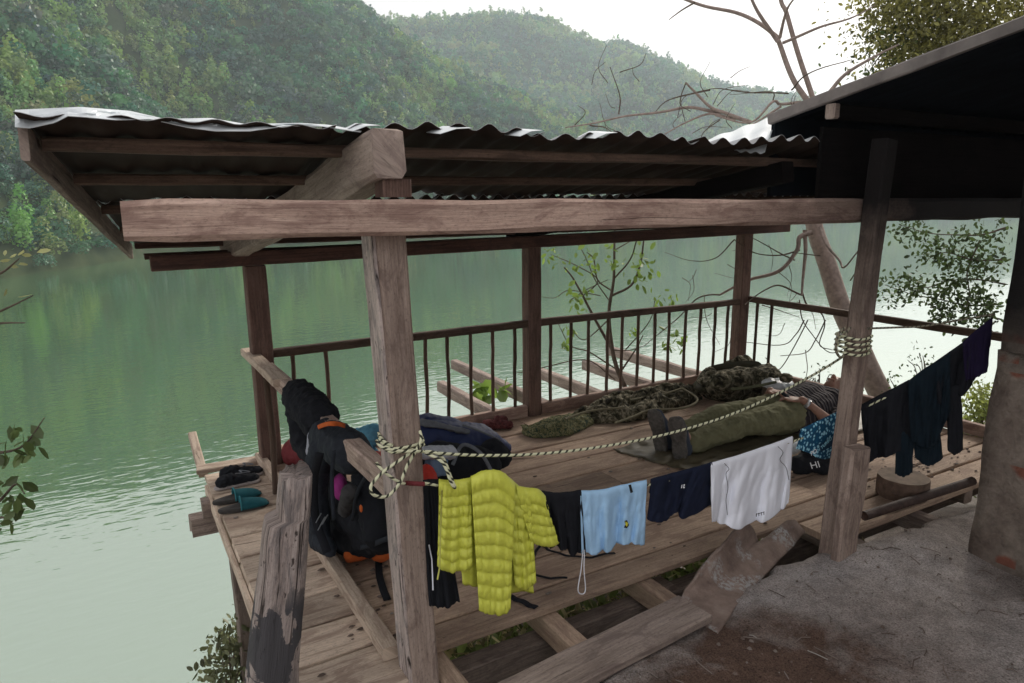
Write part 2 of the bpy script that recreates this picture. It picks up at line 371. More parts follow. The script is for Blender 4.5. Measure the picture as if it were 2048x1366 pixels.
c=mix(nt,ramp(nt,v.outputs['Distance'],[(.07,(.35,.33,.3)),(.16,(1,1,1))]),c,1,'MULTIPLY')
nt.links.new(c,b.inputs['Base Color'])
ad=N(nt,'ShaderNodeMath',operation='ADD'); nt.links.new(n2,ad.inputs[0]); nt.links.new(n3,ad.inputs[1]); bump(nt,b,ad.outputs[0],.8,.013)
ground=mb.build('ground',m,smooth=True); tag(ground,'dry grey and red-brown mud yard dropping to the lake','ground',kind='structure')

# ------------------------------------------------------------------ OPEN SHELTER on the deck
SH=empty('open_shelter',(2.6,3.1,0),'open wooden shelter over a plank deck, corrugated metal roof, low railing at the lake','shelter')
def beam(name,p0,p1,wd,ht,mat,parent=None,**k): return MB().beam(p0,p1,wd,ht,**k).build(name,mat,parent)
# floor planks along X
gaps=[2.055,2.19,2.41,2.62,2.86,3.08,3.30,3.58,3.87,4.20]
for i,(a,bb) in enumerate(zip(gaps,gaps[1:])):
    wd=bb-a-.015; c=(a+bb)/2
    x0=.37+random.uniform(-.012,.012); z=-.018+random.uniform(-.002,.003)
    cut=.76+random.uniform(-.03,.03)
    if i in(0,): x0=.80
    if i>0: beam('floor_plank',(x0,c,z),(.70,c,z),wd,.034,W_DECKL,SH,jit=.0035)
    xs=[.712 if i>0 else x0,(2.4,3.2,2.75,3.6)[i%4]+random.uniform(-.05,.05),4.84+random.uniform(-.02,.02)]
    if i==0: xs=[.80,4.84]
    for p,q in zip(xs,xs[1:]): beam('floor_plank',(p+.003,c,z+random.uniform(-.0015,.0015)),(q-.003,c,z),wd,.034,W_DECK,SH,jit=.0028)
# outer strip: narrow pieces left of the kerb in front
for a,bb,x1 in ((1.93,2.185,.76),):
    beam('floor_plank',(.38,(a+bb)/2,-.02),(x1,(a+bb)/2,-.014),bb-a-.01,.034,W_DECKL,SH,jit=.006)
beam('floor_plank',(2.78,1.95,-.018),(4.84,1.95,-.018),.185,.034,W_DECK,SH,jit=.004)
beam('floor_plank',(.33,4.27,.01),(.70,4.24,.01),.10,.03,W_DECKL,SH)
# joists along Y, poking out over the lake
for X,y0,y1 in ((.42,1.9,4.2),(.87,1.80,4.6),(1.36,1.80,4.6),(1.85,1.84,4.7),(2.46,2.0,5.6),(2.93,1.75,6.3),(3.48,1.75,5.55),(4.05,1.9,5.6),(4.68,2.0,6.0)):
    m_=W_GREY if y1>5 else W_DECK
    beam('joist',(X,y0,-.09),(X+(.03 if y1>5 else 0),y1,-.09 if y1<5 else -.10),.075,.10,m_,SH,jit=.005,ch=.01)
beam('bearer',(.25,3.98,-.20),(4.9,3.98,-.20),.10,.11,W_GREY,SH,jit=.006)
beam('bearer',(.55,2.12,-.21),(4.9,2.12,-.21),.09,.11,W_GREY,SH,jit=.006)
beam('joist',(.31,3.93,-.09),(.42,3.93,-.09),.09,.09,W_GREY,SH)
beam('edge_board',(.36,2.05,-.065),(.36,4.12,-.065),.02,.06,W_DECKL,SH)
beam('joist',(.36,4.25,-.02),(.36,4.72,.09),.05,.035,W_DECKL,SH)
for X,Y in ((.5,4.0),(1.9,4.05),(3.4,4.0),(4.7,4.0),(.62,2.15),(2.0,2.15)):
    beam('pile',(X,Y,-.15),(X+.02,Y,gz(X,Y)-.8),.13,.13,W_GREY,SH,up=(0,1,0),jit=.01)
# kerb boards
beam('kerb_board',(.705,2.07,.027),(.70,3.55,.027),.055,.052,W_DECKL,SH,jit=.004)
beam('kerb_board',(.70,3.57,.030),(.68,4.25,.030),.05,.056,W_DECKL,SH,jit=.004)
beam('kerb_board',(.79,4.17,.045),(2.52,4.17,.045),.05,.085,W_BEAM,SH)
beam('kerb_board',(2.645,4.17,.045),(4.64,4.17,.045),.05,.085,W_BEAM,SH)
beam('kerb_board',(4.86,4.1,.04),(4.86,1.95,.04),.05,.08,W_BEAM,SH)
# posts
def post(p0,p1,wd,dp,mat,up=(0,1,0),**k): return beam('post',p0,p1,wd,dp,mat,SH,up=up,**k)
post((.735,4.18,-.2),(.725,4.18,1.19),.115,.10,W_BPOST); post((2.585,4.19,0),(2.58,4.19,1.22),.105,.10,W_BPOST); post((4.70,4.19,0),(4.70,4.19,1.27),.105,.10,W_BPOST)
fp=MB()
fp.beam((.795,1.975,-.5),(.715,1.975,1.458),.092,.10,up=(0,1,0),ch=.008,jit=.004,n=26)
fpo=fp.build('post',W_POST,SH)
fs=MB(); fs.beam((.744,1.978,-.5),(.664,1.978,1.455),.012,.096,up=(0,1,0),ch=.004,jit=.004,n=30); fs.build('weathered_face',W_OLD,fpo)
# right post with a scabbed-on lower piece
post((2.685,1.80,-.1),(2.800,1.80,1.78),.072,.075,darken_end(W_POST,2,.95,1.5),jit=.004)  # upper part blackened: shade under the hut roof painted into the wood
post((2.668,1.725,-.1),(2.705,1.728,.50),.135,.05,W_POST,jit=.008,n=10,ch=.012)
# beams
W_SHADE=wood('shade_black_wood',(.010,.008,.008),(.007,.006,.006),(.004,.003,.003),1,0,1,(.004,.004,.004)); W_SHADE.node_tree.nodes['Principled BSDF'].inputs['Specular IOR Level'].default_value=.02  # near-black wood: the dark under the roofs put into its colour
fb=MB(); fb.beam((.045,1.90,1.512),(4.6,1.90,1.488),.10,.098,ch=.012,jit=.006,n=46,roundend=.10); fb.build('front_beam',darken_end(W_BEAM,0,1.9,3.1),SH)  # right end fades to black, the hut roof's shade painted on
beam('shade_board',(2.62,1.965,1.69),(6.5,1.965,1.69),.02,.30,W_SHADE,SH)  # added black boards standing in for the shade above the front beam
beam('shade_board',(4.62,1.95,1.5),(6.5,1.95,1.5),.02,.11,W_SHADE,SH)
beam('back_beam',(.20,4.12,1.232),(5.15,4.12,1.295),.05,.082,W_RED,SH)
beam('purlin',(.18,4.235,1.262),(5.0,4.235,1.30),.05,.03,W_RED,SH)
# roof
def rz(Y): return 1.752-.172*(Y-2.0)
def rX0(Y): return -.14+.27*(Y-2.0)/2.4
beam('rafter',(.690,1.86,1.678),(.64,4.42,1.268),.098,.135,W_OLD if 0 else W_GREY,SH,jit=.011,ch=.014,n=30)
beam('rafter_block',(.718,1.905,1.563),(.718,1.905,1.612),.085,.075,W_BPOST,SH,up=(0,1,0),n=3,jit=.001)
beam('rafter',(2.50,2.02,1.66),(2.56,4.45,1.29),.07,.085,W_SHADE,SH); beam('rafter',(4.25,2.02,1.66),(4.4,4.45,1.32),.07,.085,W_SHADE,SH)  # rafters at the dark end, shade put into their colour
for Y in (2.12,2.55,3.12,3.7,4.33): beam('purlin',(rX0(Y)+.02,Y,rz(Y)-.036),(4.7,Y,rz(Y)-.036+.012),.045,.034,W_RED if Y>4 else W_STICK,SH,jit=.004)
beam('rake_board',(rX0(2.05)-.0,2.02,rz(2.05)-.05),(rX0(4.45)-.01,4.5,rz(4.5)-.045),.022,.085,W_GREY,SH,jit=.004)
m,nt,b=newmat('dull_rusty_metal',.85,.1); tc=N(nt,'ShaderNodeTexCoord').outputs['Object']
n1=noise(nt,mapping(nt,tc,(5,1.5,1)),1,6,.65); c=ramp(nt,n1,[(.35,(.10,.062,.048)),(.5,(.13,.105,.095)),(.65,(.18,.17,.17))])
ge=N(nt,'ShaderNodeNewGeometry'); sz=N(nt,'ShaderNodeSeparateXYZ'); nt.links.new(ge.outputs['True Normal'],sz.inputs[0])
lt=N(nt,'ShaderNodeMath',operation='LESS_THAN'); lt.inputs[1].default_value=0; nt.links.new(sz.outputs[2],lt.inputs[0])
m.name='metal_sheet_with_dark_underside'; top=ramp(nt,n1,[(.3,(.20,.15,.12)),(.45,(.38,.38,.38)),(.7,(.5,.52,.54))]); und=ramp(nt,n1,[(.3,(.022,.014,.011)),(.55,(.040,.027,.021)),(.75,(.075,.060,.052))])
nt.links.new(mix(nt,top,und,lt.outputs[0]),b.inputs['Base Color']); bump(nt,b,n1,.3,.003); M_SHEET=m  # faces pointing down get the darker brown
M_WHITE=plain('pale_galvanised_metal',(.62,.66,.68),.45,.10,3,.15,.002,.5)
M_WHITE.node_tree.nodes['Principled BSDF'].inputs['Metallic'].default_value=.25
def corr(x0f,x1f,y0,y1,zf,amp=.014,per=.076,ny=10,nx=None,seed=0,lift=None,edgew=.0):
    rows=[]; W_=x1f(y0)-x0f(y0); nx=nx or max(8,int(W_/per*8))
    for i in range(ny+1):
        Y=y0+(y1-y0)*i/ny; r_=[]
        for j in range(nx+1):
            X=x0f(Y)+(x1f(Y)-x0f(Y))*j/nx; ph=j/nx*W_/per*2*math.pi
            z=zf(Y)+amp*math.cos(ph)+.010*fbm(X*2.2,Y*1.5,seed,3)
            yy=Y
            if i==0: yy+=edgew*fbm(X*9,seed,1,2)
            if lift: z+=lift(X,Y)
            r_.append(Vector((X,yy,z)))
        rows.append(r_)
    return rows
k=0
NS=7; wS=.70
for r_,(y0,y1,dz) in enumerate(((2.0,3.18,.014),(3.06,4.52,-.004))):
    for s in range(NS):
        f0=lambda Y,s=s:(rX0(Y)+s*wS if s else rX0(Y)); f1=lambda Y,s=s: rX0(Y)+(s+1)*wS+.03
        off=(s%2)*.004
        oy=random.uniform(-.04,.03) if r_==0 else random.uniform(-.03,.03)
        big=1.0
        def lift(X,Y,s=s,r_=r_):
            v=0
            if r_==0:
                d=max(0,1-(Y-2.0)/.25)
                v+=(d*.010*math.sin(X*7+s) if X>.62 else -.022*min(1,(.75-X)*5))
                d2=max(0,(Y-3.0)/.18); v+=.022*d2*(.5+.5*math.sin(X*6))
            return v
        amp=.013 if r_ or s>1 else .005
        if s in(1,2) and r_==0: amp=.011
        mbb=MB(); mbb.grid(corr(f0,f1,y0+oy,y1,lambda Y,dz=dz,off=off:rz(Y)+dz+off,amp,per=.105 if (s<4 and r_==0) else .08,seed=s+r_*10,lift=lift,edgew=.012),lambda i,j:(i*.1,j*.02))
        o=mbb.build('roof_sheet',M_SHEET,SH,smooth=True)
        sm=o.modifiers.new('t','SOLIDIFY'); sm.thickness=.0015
        k+=1
# pale crumpled sheet folded up over the near left edge
rows=[]
for i in range(9):
    v=i/8; r_=[]
    for j in range(73):
        u=j/72; px=30+u*690
        ytop=interp(px,[(30,220),(160,214),(260,222),(330,238),(420,236),(490,248),(600,246),(660,250),(720,262)])
        ybot=interp(px,[(30,252),(60,254),(110,243),(135,230),(170,232),(230,238),(300,236),(380,254),(430,260),(500,260),(570,250),(640,250),(720,262)])
        t=pY(px,ytop,2.03+.03*math.sin(px*.03)); q=pY(px,ybot+2,1.965+.02*math.sin(px*.021+1))
        p=q.lerp(t,v); p.y+=.02*math.sin(math.pi*v)*fbm(px*.02,v*2,3,3)-.004
        r_.append(p)
    rows.append(r_)
mbb=MB(); mbb.grid(rows); o=mbb.build('roof_flashing',M_WHITE,SH); o.modifiers.new('t','SOLIDIFY').thickness=.0015; o['label']='crumpled pale metal strip'
# small curled bright tips along the front edge of the sheets
for (a,bb) in ((705,760),(880,945),(1040,1085),(1190,1235)):
    p0=pY(a,262+(a-700)*.03,1.96);p1=pY(bb,250+(a-700)*.03,1.97)
    mbb=MB(); mbb.grid([[p0,p0.lerp(p1,.5)+Vector((0,0,.006)),p1],[p0+Vector((0,.10,.012)),p0.lerp(p1,.5)+Vector((0,.1,.022)),p1+Vector((0,.1,.012))]]); o=mbb.build('roof_sheet_tip',M_WHITE,SH); o.modifiers.new('t','SOLIDIFY').thickness=.0015
# railings
rl=beam('railing_rail',(.79,4.17,.655+.02),(2.53,4.17,.665+.02),.045,.05,W_STICK,SH)
rr=beam('railing_rail',(2.64,4.17,.675+.01),(4.645,4.17,.675),.045,.05,W_STICK,SH)
rs_=beam('railing_rail',(4.75,4.24,.695),(4.75,2.1,.695),.045,.05,W_STICK,SH)
def balu(X,Y,ztop,par,zb=.0,r=.013):
    pts=[Vector((X+.006*fbm(X*9,z*5,1),Y+.006*fbm(X*7,z*5,4),z)) for z in np.linspace(zb,ztop,9)]
    mb=MB(); mb.tube(pts,[r*(1+.12*fbm(X*5,i*.9,2)) for i in range(9)],7); mb.build('baluster',W_STICK,par,True)
for X in (.90,1.10,1.75,1.91,2.08,2.25,2.43): balu(X,4.17,.66,rl,.085)
for X in (2.73,2.91,3.07,3.25,3.39,3.55,3.72,3.87,4.05,4.21,4.38,4.53): balu(X,4.17,.66,rr,.085)
for Y in (4.05,3.90): balu(4.75,Y,.71,rs_,.0)
sr=MB(); sr.beam((.675,4.34,.668),(.695,3.53,.655),.075,.045,jit=.004); sr.build('side_rail',W_DECKL,SH)
sr=MB(); sr.beam((.715,3.95,.630),(.742,2.035,.632),.062,.078,jit=.005); sro=sr.build('side_rail',W_POST,SH)
mb=MB(); mb.tube([(.66,3.72,.64),(.67,3.715,.3),(.66,3.71,.0)],[.016,.017,.015],8); mb.build('rail_prop',W_STICK,SH,True)
mb=MB(); mb.beam(pX(612,775,.98),(1.0,3.55,.02),.07,.03,up=(1,0,0),jit=.008); mb.build('rail_prop',W_OLD,SH)

# ------------------------------------------------------------------ HUT
HT=empty('mud_brick_hut',(3.3,1.2,0),'mud plastered brick hut corner with black sooty overhanging roof','hut')
M_MUDS=None
m,nt,b=newmat('mud_plaster',.95,.12); tc=N(nt,'ShaderNodeTexCoord').outputs['Object']
n1=noise(nt,tc,4,6,.6,.4); n2=noise(nt,tc,35,5,.7)
c=ramp(nt,n1,[(.35,(.16,.125,.105)),(.6,(.26,.215,.18)),(.75,(.36,.33,.31))])
br=N(nt,'ShaderNodeTexBrick'); br.inputs['Scale'].default_value=2.6; br.inputs['Color1'].default_value=(.26,.10,.07,1); br.inputs['Color2'].default_value=(.20,.085,.06,1); br.inputs['Mortar'].default_value=(.2,.165,.14,1); br.inputs['Mortar Size'].default_value=.05
cb=N(nt,'ShaderNodeCombineXYZ'); sx=N(nt,'ShaderNodeSeparateXYZ'); nt.links.new(tc,sx.inputs[0]); nt.links.new(sx.outputs[1],cb.inputs[0]); nt.links.new(sx.outputs[2],cb.inputs[1]); nt.links.new(cb.outputs[0],br.inputs['Vector'])
c=mix(nt,c,br.outputs['Color'],ramp(nt,noise(nt,tc,3.1,3,.5),[(.56,(0,0,0)),(.60,(1,1,1))]))
c=mix(nt,c,ramp(nt,n2,[(.3,(.7,.7,.7)),(.7,(1.15,1.15,1.15))]),1,'MULTIPLY')
nt.links.new(c,b.inputs['Base Color'])
ad=N(nt,'ShaderNodeMath',operation='ADD'); nt.links.new(n1,ad.inputs[0]); nt.links.new(n2,ad.inputs[1]); bump(nt,b,ad.outputs[0],.8,.015)
M_MUD=m
def rough_block(name,x0,x1,y0,y1,z0,z1,mat,par,amp=.012,st=.06,flare=0):
    mb=MB(); nz=max(2,int((z1-z0)/st)); per=[]
    nx=max(2,int((x1-x0)/st)); ny=max(2,int((y1-y0)/st))
    for i in range(ny): per.append((x0,y0+(y1-y0)*i/ny))
    for i in range(nx): per.append((x0+(x1-x0)*i/nx,y1))
    for i in range(ny): per.append((x1,y1-(y1-y0)*i/ny))
    for i in range(nx): per.append((x1-(x1-x0)*i/nx,y0))
    rows=[]
    cx,cy=(x0+x1)/2,(y0+y1)/2
    for k in range(nz+1):
        z=z0+(z1-z0)*k/nz; fl=1+flare*max(0,1-(z-z0)/.3)**2
        rows.append([Vector((x,y,z))+mnoise.noise_vector(Vector((x*5,y*5,z*5)))*amp+Vector(((x-cx)*(fl-1),(y-cy)*(fl-1),0)) for x,y in per])
    b0=mb.grid(rows,None,True); n=len(per); mb.face([b0+nz*n+j for j in range(n)]); 
    return mb.build(name,mat,par,True)
rough_block('wall',3.16,3.42,-2.5,1.45,-.1,.93,M_MUD,HT,.014,.07)
rough_block('upper_wall',3.10,3.42,-2.5,1.41,.94,2.9,darken_end(M_MUD,2,.7,1.15,(.02,.018,.018)),HT,.012,.09)  # plaster colour gets darker upwards
rough_block('plaster_buttress',2.98,3.2,-.2,1.10,-.1,.25,M_MUD,HT,.03,.05,.2)
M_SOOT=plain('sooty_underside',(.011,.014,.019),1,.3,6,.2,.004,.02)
# roof plane falling towards the lake, rake on X=2.6 side
A=pX(2048,55,2.6); B=pX(1540,245,2.6); dv=(B-A); sl=dv.z/dv.y
def hzr(Y): return A.z+sl*(Y-A.y)
mb=MB(); mb.grid([[Vector((2.6+.0*Y+(x*4.4),Y,hzr(Y)+.02+.012*math.cos(x*330))) for x in np.linspace(0,1,160)] for Y in np.linspace(-3.0,B.y,30)][::-1])
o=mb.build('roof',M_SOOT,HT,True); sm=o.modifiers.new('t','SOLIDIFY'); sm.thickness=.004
M_EDGE=plain('grey_roof_edge',(.17,.15,.14),.7,.35,9,.4,.004,.3)
mb=MB(); mb.beam((2.595,-3,hzr(-3)+.012),(2.595,B.y,hzr(B.y)+.012),.02,.045,up=(0,0,1),jit=.004,n=60); o=mb.build('roof_edge',M_EDGE,HT)
mb=MB(); mb.beam((2.598,B.y-.30,hzr(B.y-.30)-.045),(2.625,B.y-.30,hzr(B.y-.30)-.045),.045,.06); mb.build('purlin_end',W_GREY,HT)
mb=MB(); mb.beam((2.626,B.y-.30,hzr(B.y-.30)-.045),(6.8,B.y-.30,hzr(B.y-.30)-.045),.044,.058); mb.build('purlin',W_SHADE,HT)  # rest of the purlin, its shade painted as black wood
# added dark board stopping light between the hut roof and the beam
mb=MB(); mb.grid([[Vector((2.61,B.y-.02,1.56)),Vector((6.9,B.y-.02,1.56))],[Vector((2.61,B.y-.02,hzr(B.y)+.034)),Vector((6.9,B.y-.02,hzr(B.y)+.034))]])
o=mb.build('light_stop_board',M_SOOT,HT); o.modifiers.new('t','SOLIDIFY').thickness=.02
# bright sheet lying over the junction of both roofs
pts=[pD(1415,283,3.4),pD(1545,238,3.35),pD(1532,262,3.2),pD(1528,305,3.05),pD(1480,300,3.05),pD(1440,290,3.2)]
rows=[]
for i in range(5):
    f=i/4; l=pD(1405,287,3.55).lerp(pD(1470,300,3.12),f); r=pD(1552,236,3.6).lerp(pD(1530,304,3.1),f)
    rows.append([l.lerp(r,j/24)+Vector((0,0,.010*math.cos(i*2.1)-.004*math.sin(j*.8+i))) for j in range(25)])
mb=MB(); mb.grid(rows); o=mb.build('roof_sheet',M_WHITE,HT,True); o.modifiers.new('t','SOLIDIFY').thickness=.0015; o['label']='bright bare metal sheet over the roof junction'

# ------------------------------------------------------------------ loose timber
def stump():
    Lf=[(1366,493),(1250,505),(1150,520),(1060,528),(1042,533),(1039,546),(1036,556),(1000,558),(950,562)]; Rt=[(1366,594),(1250,602),(1150,609),(1060,615),(1042,616),(1034,617),(1024,617),(1000,619),(950,621)]
    T=[]
    for (y,xl),(_,xr) in zip(Lf,Rt):
        a=pY(xl,y,2.0); b_=pY(xr,y,2.0); T.append((a.z,a.x,b_.x))
    T=[(-1.6,T[0][1]-.18,T[0][2]-.12)]+T
    zs=list(np.linspace(-1.6,T[-1][0],58))+list(np.linspace(T[5][0]-.01,T[8][0]+.01,10)); zs=sorted(zs); seg=44; rows=[]; n=len(zs)-1
    for i,z in enumerate(zs):
        xl=interp(z,[(t[0],t[1]) for t in T]); xr=interp(z,[(t[0],t[2]) for t in T]); cx=(xl+xr)/2; rx=(xr-xl)/2; ring=[]
        for j in range(seg):
            a=2*math.pi*j/seg; q=(abs(math.cos(a))**3.4+abs(math.sin(a))**3.4)**(-1/3.4)
            d=1+.05*fbm(a*2.2,z*1.2,3,4)+.05*fbm(math.cos(a)*9,z*2.5,math.sin(a)*9,3)
            ring.append(Vector((cx+math.cos(a)*rx*q*d,2.0+math.sin(a)*.065*q*d,z+(.022*fbm(math.cos(a)*2,5,math.sin(a)*2,3) if i==n else 0))))
        rows.append(ring)
    mb=MB(); b0=mb.grid(rows,lambda i,j:(zs[i],j/seg*.5),True)
    ctr=len(mb.v); cc=rows[-1]; mb.v.append(tuple(sum((p for p in cc),Vector())/seg+Vector((0,0,-.008))))
    for j in range(seg): mb.face([b0+n*seg+j,b0+n*seg+(j+1)%seg,ctr])
    m=W_OLD.copy(); nt=m.node_tree; b=nt.nodes['Principled BSDF']; src=b.inputs['Base Color'].links[0].from_socket; tc=N(nt,'ShaderNodeTexCoord').outputs['Object']
    n_=ramp(nt,noise(nt,mapping(nt,tc,(9,9,5.5)),1,5,.6,.8),[(.52,(0,0,0)),(.54,(1,1,1))]); sx=N(nt,'ShaderNodeSeparateXYZ'); nt.links.new(tc,sx.inputs[0])
    mr=N(nt,'ShaderNodeMapRange'); mr.inputs[1].default_value=.50; mr.inputs[2].default_value=.38; nt.links.new(sx.outputs[2],mr.inputs[0])
    nt.links.new(mix(nt,src,(.085,.080,.085),mix(nt,n_,mr.outputs[0],1,'MULTIPLY')),b.inputs['Base Color'])     # peeled dark patch
    return mb.build('timber_post',m,None,True)
o=stump(); tag(o,'thick cracked grey timber post with stepped broken top, left of the front shelter post','post')
o=MB().beam((.90,1.66,.018),(1.80,1.74,.022),.165,.035,jit=.006,ch=.006).build('loose_plank',W_GREY); tag(o,'short grey loose plank lying on mud and joist ends at the front','plank')
# curved scrap: slab of rusty bark-like sheet leaning on the deck edge
def scrap():
    Lf=catmull([Vector((x,y,0)) for x,y in ((1362,1208),(1372,1178),(1410,1130),(1450,1090),(1485,1047))],6); Rt=catmull([Vector((x,y,0)) for x,y in ((1436,1264),(1470,1215),(1510,1172),(1560,1120),(1612,1066))],6)
    top=[(0,1047),(.12,1044),(.26,1060),(.36,1088),(.46,1082),(.62,1062),(.75,1044),(.88,1040),(1,1064)]
    n=len(Lf); rows=[]; a0=pz(1400,1236,.0); a1=pY(1550,1070,1.93); pa=(1.60,1.60); 
    q0=pz(1362,1208,.0); q1=pz(1436,1264,.0)
    for i in range(n):
        v=i/(n-1); r_=[]
        for j in range(31):
            u=j/30; l=Lf[i]; r=Rt[i]; x=l.x+(r.x-l.x)*u; y=l.y+(r.y-l.y)*u
            if v>.55: k_=(v-.55)/.45; y=y+(interp(u,top)-(1047+(1066-1047)*u))*k_*k_
            bs=q0.lerp(q1,u); dY=(1.97-bs.y)*v; p=pY(x,y,bs.y+dY)
            p+=Vector((.2,-.95,.1))*(-.035*math.sin(math.pi*u)+.008*fbm(u*4,v*5,2,4)+.004*fbm(u*14,v*14,6,3)); r_.append(p)
        rows.append(r_)
    mb=MB(); mb.grid(rows,lambda i,j:(i*.02,j*.02)); return mb
m,nt,b=newmat('rusty_scrap',.8,.3); tc=N(nt,'ShaderNodeTexCoord').outputs['Object']
n1=noise(nt,tc,9,6,.7); n2=noise(nt,tc,60,4,.7); pt=noise(nt,tc,4.2,3,.5)
c=ramp(nt,n1,[(.3,(.13,.09,.075)),(.55,(.24,.175,.145)),(.75,(.32,.25,.21))]); ms=mix(nt,ramp(nt,pt,[(.54,(0,0,0)),(.6,(1,1,1))]),ramp(nt,n2,[(.46,(0,0,0)),(.56,(1,1,1))]),1,'MULTIPLY')
c=mix(nt,c,(.33,.32,.31),ms); nt.links.new(c,b.inputs['Base Color']); bump(nt,b,n2,.7,.006)
o=scrap().build('scrap_slab',m,None,True); o.modifiers.new('t','SOLIDIFY').thickness=.014; tag(o,'bent rusty brown slab with flaking grey patch and two-pronged top, leaning at the deck edge','scrap')
# log stool
lg=empty('log_round',(3.53,1.98,0),'squat sawn log round standing on the deck beside the hut wall','log')
mb=MB(); pr=[Vector((3.53+ (.125+.006*fbm(math.cos(a)*2,math.sin(a)*2,1))*math.cos(a),1.98+.125*math.sin(a),0)) for a in [2*math.pi*k/28 for k in range(28)]]
rows=[]
for z,s in ((.0,.97),(.01,1.0),(.05,1.01),(.09,1.0),(.104,.985)): rows.append([Vector((3.53+(p.x-3.53)*s,1.98+(p.y-1.98)*s,z)) for p in pr])
mb.grid(rows,lambda i,j:(i*.05,j*.05),True); mb.build('bark',plain('log_bark',(.15,.10,.075),.9,.35,25,.6,.008),lg,True)
mb=MB(); b0=mb.grid([[Vector((3.53+(p.x-3.53)*s,1.98+(p.y-1.98)*s,.105)) for p in pr] for s in (.98,.5,.05)],None,True); mb.face([b0+56+j for j in range(28)])
mb.build('cut_face',plain('log_cut_face',(.27,.20,.15),.85,.25,14,.4,.003),lg)
mb=MB(); p0=pz(1728,1032,.035);p1=pz(1945,962,.06); mb.tube([p0.lerp(p1,i/10)+Vector((0,0,.004*fbm(i,1))) for i in range(11)],[.024]*11,10)
o=mb.build('metal_pipe',plain('dark_rusty_pipe',(.06,.035,.028),.7,.4,30,.5,.004),None,True); tag(o,'dark rusty pipe lying along the deck edge beside the log round','pipe')

# ------------------------------------------------------------------ cloth, bags, blobs
TEX={}
def cloud(size,depth=3):
    k=(size,depth)
    if k not in TEX:
        t=bpy.data.textures.new('cloth_noise','CLOUDS'); t.noise_scale=size; t.noise_depth=depth; TEX[k]=t
    return TEX[k]
def disp(o,size,strength,mid=.5):
    d=o.modifiers.new('d','DISPLACE'); d.texture=cloud(size); d.strength=strength; d.mid_level=mid; d.texture_coords='GLOBAL'
def blob(name,prims,mat,parent=None,vox=.008,dis=(),smooth=2):
    bm=bmesh.new()
    for p in prims:
        if p[0]=='e':
            _,c,r=p[:3]; rot=p[3] if len(p)>3 else (0,0,0)
            from mathutils import Euler
            M=Matrix.Translation(Vector(c))@Euler(rot).to_matrix().to_4x4()@Matrix.Diagonal((r[0],r[1],r[2],1))
            bmesh.ops.create_icosphere(bm,subdivisions=3,radius=1,matrix=M)
        elif p[0]=='b':
            _,c,r=p[:3]; rot=p[3] if len(p)>3 else (0,0,0)
            from mathutils import Euler
            M=Matrix.Translation(Vector(c))@Euler(rot).to_matrix().to_4x4()@Matrix.Diagonal((r[0]*2,r[1]*2,r[2]*2,1))
            bmesh.ops.create_cube(bm,size=1,matrix=M)
        else:
            _,a,b_,ra,rb=p[:5]; sq=p[5] if len(p)>5 else 1
            a=Vector(a);b_=Vector(b_); t=(b_-a); L=max(t.length,1e-4); t/=L
            S=t.orthogonal().normalized()
            zup=Vector((0,0,1)); S=zup.cross(t)
            S=S.normalized() if S.length>.1 else Vector((1,0,0)); U=t.cross(S)
            prof=[]
            for k in range(0,6): an=math.pi/2*k/5; prof.append((-ra*math.cos(an),ra*math.sin(an)))
            for k in range(0,6): an=math.pi/2*k/5; prof.append((L+rb*math.sin(an),rb*math.cos(an)))
            rings=[[bm.verts.new(a+t*q+(S*math.cos(th)+U*math.sin(th)*sq)*max(rr,1e-4)) for th in [2*math.pi*j/16 for j in range(16)]] for q,rr in prof]
            for r0_,r1_ in zip(rings,rings[1:]):
                for j in range(16): bm.faces.new((r0_[j],r0_[(j+1)%16],r1_[(j+1)%16],r1_[j]))
            bm.faces.new(list(reversed(rings[0]))); bm.faces.new(rings[-1])
    bmesh.ops.recalc_face_normals(bm,faces=bm.faces)
    me=bpy.data.meshes.new(name); bm.to_mesh(me); bm.free()
    o=link(name,me,mat,parent)
    r=o.modifiers.new('r','REMESH'); r.mode='VOXEL'; r.voxel_size=vox; r.use_smooth_shade=True
    if smooth: s=o.modifiers.new('s','SMOOTH'); s.factor=.6; s.iterations=smooth
    for sz,st in dis: disp(o,sz,st)
    return o
def fabric(name,col,**k):
    k.setdefault('sheen',0); return plain(name,col,**{**dict(rough=.92,var=.15,scale=30,bmp=.35,dist=.002,spec=.15),**k})
F_BLACK=fabric('black_cloth',(.014,.015,.019)); F_NAVY=fabric('navy_cloth',(.012,.016,.035)); F_TEAL=fabric('dark_teal_cloth',(.007,.014,.021)); F_LBLUE=fabric('light_blue_cloth',(.40,.63,.88),var=.05); F_WHITE=fabric('white_cloth',(.88,.90,.98),var=.02,scale=8)
F_YEL=fabric('yellow_green_quilted_nylon',(.64,.66,.085),var=.06,rough=.48,spec=.5,scale=45,bmp=.5,dist=.003); F_GREY=fabric('grey_strap',(.16,.17,.19)); F_OLIVE=fabric('olive_cloth',(.105,.105,.062),var=.2); F_RED=fabric('red_nylon',(.55,.05,.035),rough=.6); F_MAROON=fabric('maroon_nylon',(.16,.03,.035),rough=.7); F_ORANGE=fabric('orange_nylon',(.55,.12,.03)); F_PURP=fabric('purple_cloth',(.014,.009,.032)); F_PINK=fabric('magenta_cloth',(.30,.04,.20)); F_CYAN=fabric('teal_blue_cloth',(.10,.27,.38)); F_BNAVY=fabric('blue_rucksack_nylon',(.018,.030,.10),rough=.6,spec=.35)
F_DGREY=fabric('charcoal_nylon',(.022,.026,.034),rough=.75)
